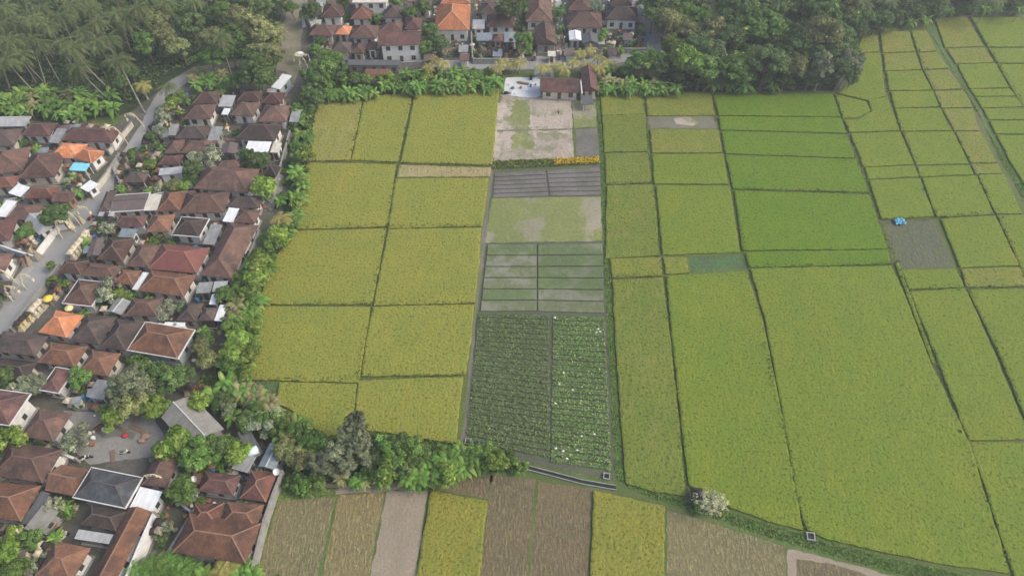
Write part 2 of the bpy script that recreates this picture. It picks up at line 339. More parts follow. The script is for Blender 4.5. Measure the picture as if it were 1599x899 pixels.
# dry canals and field edges
P('path', [(776,150),(784,150),(770,260),(758,380),(744,490),(730,694),(720,694),(734,560),(750,380),(766,250)], .026, M_soilgrey, 'grey narrow path along the ripe rice plots', 'path')
P('verge', [(934,150),(942,180),(948,300),(952,400),(960,500),(974,752),(960,750),(950,540),(944,400),(938,250),(932,170)], .028, M_verge, 'green grass strip beside the vegetable garden', 'verge')
P('verge', [(968,748),(1075,776),(1140,800),(1260,834),(1380,868),(1600,915),(1600,950),(1420,905),(1290,870),(1200,842),(1080,800),(1000,772)], .024, M_verge, 'green verge of the irrigation ditch', 'verge')
P('ditch_water', [(975,754),(1075,784),(1195,826),(1290,848),(1290,853),(1195,832),(1070,790),(980,759)], .030, plain_mat('ditch water', (.03,.04,.03), .2, .3), 'dark irrigation ditch below the green rice plots', 'ditch')
P('verge', [(1448,44),(1478,96),(1524,168),(1562,250),(1604,322),(1640,380),(1640,330),(1598,290),(1580,262),(1536,180),(1498,110),(1474,78),(1456,30)], .026, M_verge, 'wide green ditch bank between the pale rice strips', 'verge')

# plots of the vegetable garden
P('sandy_field', [(782,148),(892,155),(896,247),(769,252)], .022, M_sand, 'dry sandy plot with patchy grass', 'plot')
P('sandy_field', [(893,155),(930,160),(932,198),(897,200)], .022, M_weedy, 'small weedy grass plot', 'plot')
P('soil_field', [(898,202),(932,200),(936,246),(901,246)], .022, M_mulch, 'dark tilled square plot', 'plot')
P('weedy_field', [(768,310),(938,307),(940,376),(757,379)], .022, M_weedy, 'weedy plot with bare sandy patches', 'plot')
P('garden_ground', [(757,379),(941,377),(960,750),(856,730),(724,698)], .020, ground_mat('garden soil', (.085,.09,.065), (.12,.125,.09), (.1,.12,.06)), 'grey soil under the raised garden beds', 'ground')
P('garden_ground', [(770,268),(937,260),(939,306),(768,310)], .020, ground_mat('bed furrow', (.12,.112,.1), (.14,.13,.115), (.11,.11,.08)), 'dark furrows under the mulched beds', 'ground')
def bed(pts, h, m, phrase):
    o = slab('garden_bed_field', pts, h, m, amp=.04, step=.8, soft=.12); o['category'] = 'garden bed'; o['group'] = 'raised garden beds'
    reg(o, phrase, sum(p[0] for p in pts)/4, sum(p[1] for p in pts)/4)
def lerp(a, b, t): return (a[0]+(b[0]-a[0])*t, a[1]+(b[1]-a[1])*t)
def rows(q, n, gap, h, mfun, phrase):
    A, B, Cc, D = q      # FL FR NR NL
    for i in range(n):
        t0, t1 = (i+gap)/n, (i+1-gap)/n
        bed([lerp(A,D,t0), lerp(B,Cc,t0), lerp(B,Cc,t1), lerp(A,D,t1)], h, mfun(i), phrase)
rows([(773,270),(851,266),(856,306),(770,309)], 6, .1, .25, lambda i: M_mulch, 'grey mulched garden bed')
rows([(854,265),(936,262),(938,305),(859,306)], 6, .1, .25, lambda i: M_mulch, 'grey mulched garden bed')
rows([(762,381),(838,381),(838,486),(750,486)], 6, .05, .3, lambda i: M_bed if i in (1,2,3,5) else M_bedgreen, 'weedy raised garden bed')
rows([(840,381),(940,379),(943,489),(840,486)], 6, .05, .3, lambda i: M_bedgreen if i < 4 else M_bed, 'weedy raised garden bed')

RICE = [
('ripe2','497,160 518,153 566,152 557,200 546,249 479,251 484,210'),('ripe','569,151 644,145 634,190 621,252 549,249 560,200'),
('ripe','648,143 700,139 779,140 773,200 768,257 626,253 640,190'),('ripe','478,254 618,257 612,300 604,353 462,357 468,300'),
('straw','624,258 766,262 764,275 620,276'),('ripe','618,279 762,278 757,320 752,352 607,356 612,320'),
('ripe','461,361 602,357 592,415 580,474 408,474 415,430 440,385'),('ripe','607,358 751,356 747,415 741,472 584,476 595,420'),
('ripe','404,478 578,479 568,540 560,596 390,591 384,578 395,535'),('ripe','583,479 740,475 735,530 726,584 565,586 573,530'),
('ripe','437,597 556,600 552,640 545,672 510,682 470,650 432,625'),('ripe','560,594 722,588 712,690 640,680 590,672 552,668 556,640'),
('mix','938,145 1002,145 1006,178 940,180'),('rough','941,181 1007,179 1010,236 944,237'),('rough','945,240 1011,238 1017,285 947,287'),
('rough','948,290 1019,288 1024,330 1029,398 946,403'),('mix','953,404 1031,402 1034,430 957,433'),
('rough','957,438 1034,433 1045,520 1058,640 1070,773 1020,766 978,753 970,650 962,540'),
('mix','1008,143 1110,146 1115,179 1012,180'),('mix','1016,202 1121,203 1127,238 1018,238'),('lime','1019,241 1129,240 1137,287 1022,286'),
('lime','1025,290 1139,290 1155,393 1035,397'),('mix','1037,402 1072,402 1075,425 1040,427'),
('lime','1041,431 1166,424 1190,500 1215,620 1253,826 1200,813 1140,790 1095,768 1076,756 1060,620 1048,500'),
('green','1114,148 1300,147 1312,182 1122,179'),('green','1123,182 1313,184 1321,207 1126,202'),('green','1127,206 1322,211 1334,246 1133,239'),
('green','1134,243 1336,249 1356,300 1145,294'),('green','1147,298 1357,304 1385,388 1160,390'),('green','1164,394 1385,390 1391,411 1170,417'),
('lime','1172,419 1391,415 1408,450 1452,565 1513,690 1576,893 1480,880 1380,860 1290,840 1262,826 1245,780 1222,640 1196,500'),
('lime','1398,410 1403,410 1460,566 1456,566'),
('mix','1346,58 1370,55 1372,80 1338,82'),('lime','1334,84 1374,83 1382,150 1354,156 1308,145 1312,141 1336,128 1340,108'),
('lime','1304,148 1352,159 1359,172 1340,183 1316,184'),('lime','1356,156 1386,152 1404,203 1327,206 1319,188 1342,186 1362,174'),
('lime','1329,209 1405,206 1427,256 1349,260'),('lime','1351,262 1428,259 1435,275 1356,279'),('lime','1358,282 1436,278 1458,337 1377,341'),
('lime','1407,422 1493,420 1505,447 1419,451'),('lime','1421,455 1507,450 1550,545 1604,675 1604,685 1513,686 1464,560'),
('lime','1515,690 1700,692 1760,900 1700,960 1600,940 1583,893 1545,780'),
('mix','1375,49 1420,49 1428,80 1378,82'),('mix','1380,84 1429,83 1438,108 1382,110'),('lime','1384,112 1439,111 1455,140 1389,141'),
('lime','1391,143 1456,142 1466,166 1397,168'),('lime','1398,170 1468,169 1486,203 1408,204'),('lime','1411,207 1489,206 1512,255 1431,257'),
('lime','1432,260 1514,258 1520,272 1438,275'),('lime','1440,278 1525,274 1551,334 1463,338'),('lime','1470,342 1554,337 1590,413 1500,417'),
('mix','1502,420 1592,417 1604,446 1509,447'),('lime','1512,452 1700,451 1700,686 1610,672 1560,550'),
('mix','1423,48 1446,48 1461,79 1433,81'),('mix','1434,83 1463,82 1480,106 1442,108'),('mix','1443,110 1482,110 1502,138 1458,140'),
('mix','1459,143 1505,142 1518,167 1470,168'),('mix','1472,170 1519,170 1528,203 1490,203'),('mix','1492,206 1530,206 1556,253 1516,254'),
('mix','1517,257 1558,256 1565,270 1523,271'),('lime','1527,273 1567,272 1595,333 1555,333'),('lime','1558,337 1700,334 1700,448 1606,448 1593,413'),
('mix','1459,26 1510,28 1535,72 1476,74'),('mix','1479,77 1537,75 1552,97 1493,99'),('lime','1496,101 1554,99 1575,136 1514,138'),
('lime','1516,140 1577,139 1585,149 1523,150'),('lime','1524,152 1587,152 1597,166 1534,168'),('lime','1536,170 1700,170 1700,186 1544,186'),
('lime','1546,189 1700,190 1700,210 1555,208'),('lime','1557,211 1700,212 1700,330 1640,328 1600,286 1580,255'),
('lime','1517,27 1588,27 1640,60 1660,73 1543,73'),('lime','1545,76 1660,76 1670,98 1557,98'),('lime','1559,101 1680,100 1690,166 1598,166 1580,137'),
('gold','673,766 760,782 748,905 738,1000 630,1000 650,905'),('gold','928,766 1037,790 1038,1000 920,1000 922,905'),
]
for i, (k, s) in enumerate(RICE):
    pts = [tuple(float(v) for v in p.split(',')) for p in s.split()]
    h = .46
    o = slab('rice_field', pts, h + random.uniform(-.04, .04), RK[k], grow=.12 if i < 12 else .1); o['category'] = 'rice plot'; o['group'] = 'rice plots on the plain'
    reg(o, RP[k], sum(p[0] for p in pts)/len(pts), sum(p[1] for p in pts)/len(pts))
STUB = [
(M_stub_a,'brown stubble plot','432,778 524,776 495,905 480,1000 370,1000 402,905'),(M_stub_c,'yellowish stubble plot','530,772 600,768 575,905 560,1000 480,1000 501,905'),
(M_tan,'pale tan bare plot','604,766 668,765 648,905 630,1000 560,1000 578,905'),(M_stub_b,'reddish brown stubble plot','676,748 770,741 761,778 674,763'),
(M_stub_b,'reddish brown stubble plot','766,742 836,748 822,905 810,1000 735,1000 750,905'),(M_stub_b,'dark brown stubble plot','842,751 925,764 918,905 912,1000 812,1000 825,905'),
(M_stub_a,'brown stubble plot','1042,796 1225,852 1228,905 1230,1000 1040,1000'),(M_tan,'pale bare soil border','1230,858 1300,868 1400,890 1480,912 1560,940 1600,1000 1230,1000'),
(M_soilgrey,'muddy grey empty plot','1010,182 1113,182 1120,201 1014,200'),(M_green_weeds,'bluish green weedy plot','1076,400 1160,397 1168,420 1079,425'),
(M_soilweed,'grey fallow plot with weeds','1381,346 1457,345 1489,417 1407,418'),(M_green_weeds,'dark green seedling corner','393,598 436,598 432,624 415,612'),
(M_tan,'bare earth patch','500,748 620,750 640,764 520,772 440,772')]
for m, ph, s in STUB:
    pts = [tuple(float(v) for v in p.split(',')) for p in s.split()]
    P('stubble_field', pts, .0205, m, ph, 'field')
P('stubble_field', [(1243,872),(1300,880),(1380,905),(1460,935),(1480,1000),(1243,1000)], .0265, M_stub_b, 'brown stubble plot inside the pale soil border', 'field')
P('sand_patch_ground', [(1052,185),(1075,183),(1092,192),(1080,197),(1056,194)], .030, M_sand, 'pale sand patch on the muddy grey plot', 'ground')

# faint kerbs of trodden earth inside the sandy plot
M_track = ground_mat('trodden pale earth', (.42,.36,.3), (.5,.43,.36), (.26,.26,.16), s1=.3, s2=1.6)
def ring(q, w_):
    A, B, Cc, D = q; c = (sum(p[0] for p in q)/4, sum(p[1] for p in q)/4); I = [lerp(p, c, w_) for p in q]
    for a, b, c2, d in ((A,B,I[1],I[0]),(B,Cc,I[2],I[1]),(Cc,D,I[3],I[2]),(D,A,I[0],I[3])): P('earth_track_path', [a,b,c2,d], .028, M_track, 'pale trodden strip on the sandy plot', 'path', amp=.3, step=.5)
ring([(828,156),(888,157),(891,200),(828,200)], .1); ring([(851,165),(872,165),(873,190),(851,190)], .16); ring([(834,205),(890,205),(893,243),(832,243)], .12)
P('earth_track_path', [(776,203),(893,201),(893,203),(776,206)], .030, M_soilgrey, 'grey line across the sandy plot', 'path')
P('earth_track_path', [(774,160),(790,160),(780,246),(768,246)], .028, M_track, 'pinkish pale margin of the sandy plot', 'path', amp=.3)

P('weedy_field', [(800,158),(826,157),(830,180),(826,205),(836,228),(818,242),(800,236),(806,205),(798,185)], .0255, M_weedy, 'green weeds down the middle of the sandy plot', 'weeds', amp=.6, step=.6)
P('yard_ground', [(150,664),(190,668),(214,676),(206,688),(168,684),(148,676)], .036, ground_mat('damp yard', (.15,.145,.13), (.19,.185,.165), (.22,.21,.19)), 'darker damp ground in the open yard', 'ground', amp=.4)
# ================================================================ BUILDINGS
random.seed(5)
T = {
 'brown': tile_mat('tiles brown', (.175,.098,.074), (.12,.075,.06), (.065,.052,.046)),
 'dark':  tile_mat('tiles dark', (.115,.08,.068), (.08,.06,.054), (.045,.042,.04)),
 'red':   tile_mat('tiles red', (.2,.083,.058), (.15,.066,.048), (.08,.05,.042)),
 'rust':  tile_mat('tiles rust', (.24,.115,.065), (.17,.085,.055), (.09,.06,.048)),
 'maroon':tile_mat('tiles maroon', (.165,.082,.072), (.125,.065,.06), (.06,.042,.04)),
 'orange':tile_mat('tiles orange', (.62,.235,.1), (.5,.18,.08), (.38,.17,.1)),
 'brick': sheet_mat('sheet red', (.23,.085,.07), (.165,.065,.055), .6, 0, 5, (.1,.05,.04)),
 'grey':  sheet_mat('sheet grey', (.32,.33,.32), (.22,.225,.22), .55),
 'lgrey': sheet_mat('sheet light grey', (.45,.46,.46), (.33,.34,.33), .55),
 'beige': sheet_mat('sheet beige grey', (.3,.29,.25), (.22,.215,.185), .8),
 'blue':  sheet_mat('sheet blue grey', (.25,.29,.31), (.17,.2,.22), .5),
 'dgrey': sheet_mat('sheet dark grey', (.13,.135,.135), (.09,.095,.1), .6),
 'slate': tile_mat('slate tiles', (.1,.108,.118), (.075,.082,.09), (.045,.048,.05)),
 'white': sheet_mat('sheet white', (.82,.84,.84), (.7,.73,.73), .5),
 'cream': sheet_mat('sheet cream', (.66,.62,.52), (.5,.48,.4), .6),
 'cyan':  sheet_mat('sheet turquoise', (.2,.6,.72), (.3,.7,.78), .5, 0, 4, (.1,.35,.42)),
 'purple':sheet_mat('sheet brown grey', (.16,.125,.115), (.125,.1,.095), .6, 0, 5),
 'thatch':plain_mat('black thatch', (.045,.04,.036), .95, .4, 3),
}
TP = {'brown':'brown tiled','dark':'dark brown tiled','red':'red-brown tiled','rust':'rust-orange tiled','maroon':'dark red tiled','orange':'bright orange tiled','brick':'red metal','grey':'grey metal','lgrey':'light grey metal','beige':'beige-grey sheet','blue':'blue-grey sheet','dgrey':'dark grey','slate':'slate grey tiled','white':'white','cream':'cream','cyan':'turquoise','purple':'grey-brown metal','thatch':'black thatched'}
CAPM = {'brown': plain_mat('ridge brown', (.18,.115,.09)), 'dark': plain_mat('ridge dark', (.125,.095,.085)), 'orange': plain_mat('ridge orange', (.6,.33,.2)), 'light': plain_mat('ridge light', (.55,.55,.53)), 'rust': plain_mat('ridge rust', (.27,.16,.115))}
CAP = lambda r: CAPM['orange'] if r == 'orange' else CAPM['dark'] if r in ('dark','slate','thatch','purple','dgrey') else CAPM['light'] if r in ('grey','lgrey','white','cream','blue','beige','cyan') else CAPM['rust'] if r in ('rust','red','brick') else CAPM['brown']
WALLS = {'w': plain_mat('wall white', (.78,.77,.74), .85, .25, .8), 'c': plain_mat('wall cream', (.6,.56,.47), .85, .3, .8), 'g': plain_mat('wall grey', (.32,.32,.3), .9, .35, .8),
         'b': plain_mat('wall brick', (.3,.17,.11), .9, .35, .8), 'l': plain_mat('wall pale blue', (.42,.5,.52), .85, .3, .8), 'd': plain_mat('wall shade timber', (.13,.1,.08), .9, .3, .8)}  # last entry: dark brown timber
M_glass = plain_mat('window glass', (.06,.068,.072), .12, .2); M_wood = plain_mat('door timber', (.14,.08,.045), .6, .3, 3); M_frame = plain_mat('window frame', (.35,.25,.17), .6, .2)
M_trim = plain_mat('gutter white', (.7,.7,.68), .6, .2); M_stone = plain_mat('plinth stone', (.3,.29,.27), .9, .3)

FOOT = []
def house(q, roof='brown', kind='hip', wall='w', h=3.0, pitch=.62, name=None, trim=False, storeys=1, overhang=.7, cap=True, phrase=None, axis=None, cat='house', openings=True, sx=0):
    """q: eave corners in the photograph, far-left, far-right, near-right, near-left"""
    q = [tuple(p) for p in q]; he = h*storeys + random.uniform(-.12, .12)
    W = [G(x, y, he) for x, y in q]; c = sum(W, Vector())/4
    u = ((W[1]-W[0])+(W[2]-W[3]))/2; v = ((W[0]-W[3])+(W[1]-W[2]))/2
    wd, dp = u.length, v.length; au = math.atan2(u.y, u.x); av = math.atan2(v.y, v.x)-math.pi/2
    dd = (av-au+math.pi) % (2*math.pi) - math.pi; ang = au + dd*.5
    e = empty(name or {'house': 'village_house', 'shed': 'shed', 'canopy': 'canopy'}.get(cat, cat), (c.x, c.y, 0), ang, cat)
    a, b = wd/2, dp/2; top_cap = []
    if kind in ('flat', 'shed'):
        s = .08*dp if kind == 'shed' else .02*dp
        z0, z1 = -s/2, s/2; t = .12
        V = [(-a,-b,z0),(a,-b,z0),(a,b,z1),(-a,b,z1),(-a,-b,z0-t),(a,-b,z0-t),(a,b,z1-t),(-a,b,z1-t)]
        F = [(0,1,2,3),(7,6,5,4),(4,5,1,0),(5,6,2,1),(6,7,3,2),(7,4,0,3)]; rise = 0
    else:
        ax = axis or ('x' if wd >= dp else 'y'); L, S = (a, b) if ax == 'x' else (b, a)
        rise = S*pitch; t = .14
        rl = L if kind == 'gable' else max(L-S*.95, .15 if L-S < 1 else 0)
        def W2(l, s, z): return (l, s, z) if ax == 'x' else (-s, l, z)
        V = [W2(-L,-S,0),W2(L,-S,0),W2(L,S,0),W2(-L,S,0),W2(-rl,0,rise),W2(rl,0,rise)] + [W2(-L,-S,-t),W2(L,-S,-t),W2(L,S,-t),W2(-L,S,-t)]
        F = [(0,1,5,4),(2,3,4,5),(1,2,5),(3,0,4),(9,8,7,6),(6,7,1,0),(7,8,2,1),(8,9,3,2),(9,6,0,3)]
        top_cap = [(V[4], V[5])] + ([(V[0],V[4]),(V[3],V[4]),(V[1],V[5]),(V[2],V[5])] if kind == 'hip' else [])
    V = [Vector((x, y, z+he)) for x, y, z in V]
    uvs = []
    for f in F:
        n = (V[f[1]]-V[f[0]]).cross(V[f[2]]-V[f[0]]).normalized(); hx = Vector((0,0,1)).cross(n)
        hx = hx.normalized() if hx.length > .05 else Vector((1,0,0)); hy = n.cross(hx)
        for i in f: uvs.append((V[i].dot(hx), V[i].dot(hy)))
    ro = mesh_obj('roof', V, F, T[roof], e, uvs)
    if top_cap and cap:
        bm = bmesh.new()
        for p0, p1 in top_cap: beam(bm, Vector(p0)+Vector((0,0,he+.03)), Vector(p1)+Vector((0,0,he+.02)), .2, .12)
        bm_obj('ridge_cap', bm, CAP(roof), ro)
    if trim:
        bm = bmesh.new(); k = .14
        bx(bm, -a-k, a+k, -b-k, -b-.003, he-.22, he+.08); bx(bm, -a-k, a+k, b+.003, b+k, he-.22, he+.08); bx(bm, -a-k, -a-.003, -b, b, he-.22, he+.08); bx(bm, a+.003, a+k, -b, b, he-.22, he+.08)
        bm_obj('gutter', bm, M_trim, ro)
    if wall is None:       # posts only
        for sxx in (-1, 1):
            for syy in (-1, 1):
                bm = bmesh.new(); bx(bm, sxx*(a-.35)-.07, sxx*(a-.35)+.07, syy*(b-.35)-.07, syy*(b-.35)+.07, 0, he-.15+(-.04*dp if kind=='shed' and syy<0 else .02)); bm_obj('post', bm, M_trim, e)
    else:
        o = min(overhang, a*.35, b*.35); wa, wb = a-o, b-o
        bm = bmesh.new(); zt = he-.16 if kind not in ('shed','flat') else he-.13-.05*b
        bx(bm, -wa, wa, -wb, wb, 0, zt)
        if kind == 'gable':
            ax2 = ax; Lw = (wa if ax2 == 'x' else wb)
            for s in (-1, 1):
                S2 = (b if ax2 == 'x' else a)-.3; zz = (S2)*pitch
                pts = [(s*Lw,-S2,zt),(s*Lw,S2,zt),(s*Lw,0,zt+zz)]
                pts += [(s*(Lw-.2),-S2,zt),(s*(Lw-.2),S2,zt),(s*(Lw-.2),0,zt+zz)]
                pts = [p if ax2 == 'x' else (-p[1], p[0], p[2]) for p in pts]
                vs = [bm.verts.new(p) for p in pts]
                for f in ((0,1,2),(5,4,3),(0,3,4,1),(1,4,5,2),(2,5,3,0)): bm.faces.new([vs[i] for i in f])
            bmesh.ops.recalc_face_normals(bm, faces=bm.faces)
        bm_obj('wall', bm, WALLS[wall], e)
        bm = bmesh.new(); bx(bm, -wa-.35, wa+.35, -wb-.35, wb+.35, 0.04, .28); bm_obj('plinth', bm, M_stone, e)
        if openings:
            for fl in range(storeys):
                z = h*fl
                n = max(1, int(wa*2/2.6)); door_at = n//2 if fl == 0 else -1
                for i in range(n):
                    x = -wa + (i+.5)*2*wa/n
                    if i == door_at:
                        bm = bmesh.new(); bx(bm, x-.45, x+.45, -wb-.05, -wb-.003, z+.283, z+2.2); d = bm_obj('door', bm, M_wood, e)
                        bm = bmesh.new(); bx(bm, x+.3, x+.36, -wb-.1, -wb-.053, z+1.1, z+1.25); bm_obj('door_handle', bm, M_trim, d)
                    else:
                        bm = bmesh.new(); bx(bm, x-.5, x+.5, -wb-.04, -wb-.003, z+1.0, z+2.15); d = bm_obj('window', bm, M_glass, e)
                        bm = bmesh.new()
                        for (x0,x1,zz0,zz1) in ((x-.6,x-.503,.9,2.25),(x+.503,x+.6,.9,2.25),(x-.5,x+.5,2.153,2.25),(x-.5,x+.5,.9,.997),(x-.03,x+.03,1.0,2.15)): bx(bm, x0, x1, -wb-.09, -wb-.043 if x1-x0<.1 and x0>x-.1 and x1<x+.1 else -wb-.003, z+zz0, z+zz1)
                        bm_obj('frame', bm, M_frame, d)
                sd = 1 if c.x < 0 else -1
                for i in range(max(1, int(wb*2/3.5))):
                    y = -wb + (i+.5)*2*wb/max(1, int(wb*2/3.5)); xs = sorted((sd*(wa+.003), sd*(wa+.04)))
                    bm = bmesh.new(); bx(bm, xs[0], xs[1], y-.45, y+.45, z+1.0, z+2.1); bm_obj('window', bm, M_glass, e)
    size = 'large ' if wd*dp > 75 else 'small ' if wd*dp < 22 else ''
    shape = {'hip': 'hip-roofed', 'gable': 'gable-roofed', 'flat': 'flat-roofed', 'shed': 'lean-to'}[kind]
    ph = phrase or f"{size}{TP[roof]} {shape} {cat}"
    reg(e, ph, sum(p[0] for p in q)/4, sum(p[1] for p in q)/4 - rise*2)
    e['group'] = 'village houses' if cat == 'house' else 'village sheds and canopies'
    FOOT.append((c.x, c.y, ang, wd/2, dp/2)); return e, c, ang, wd, dp, he

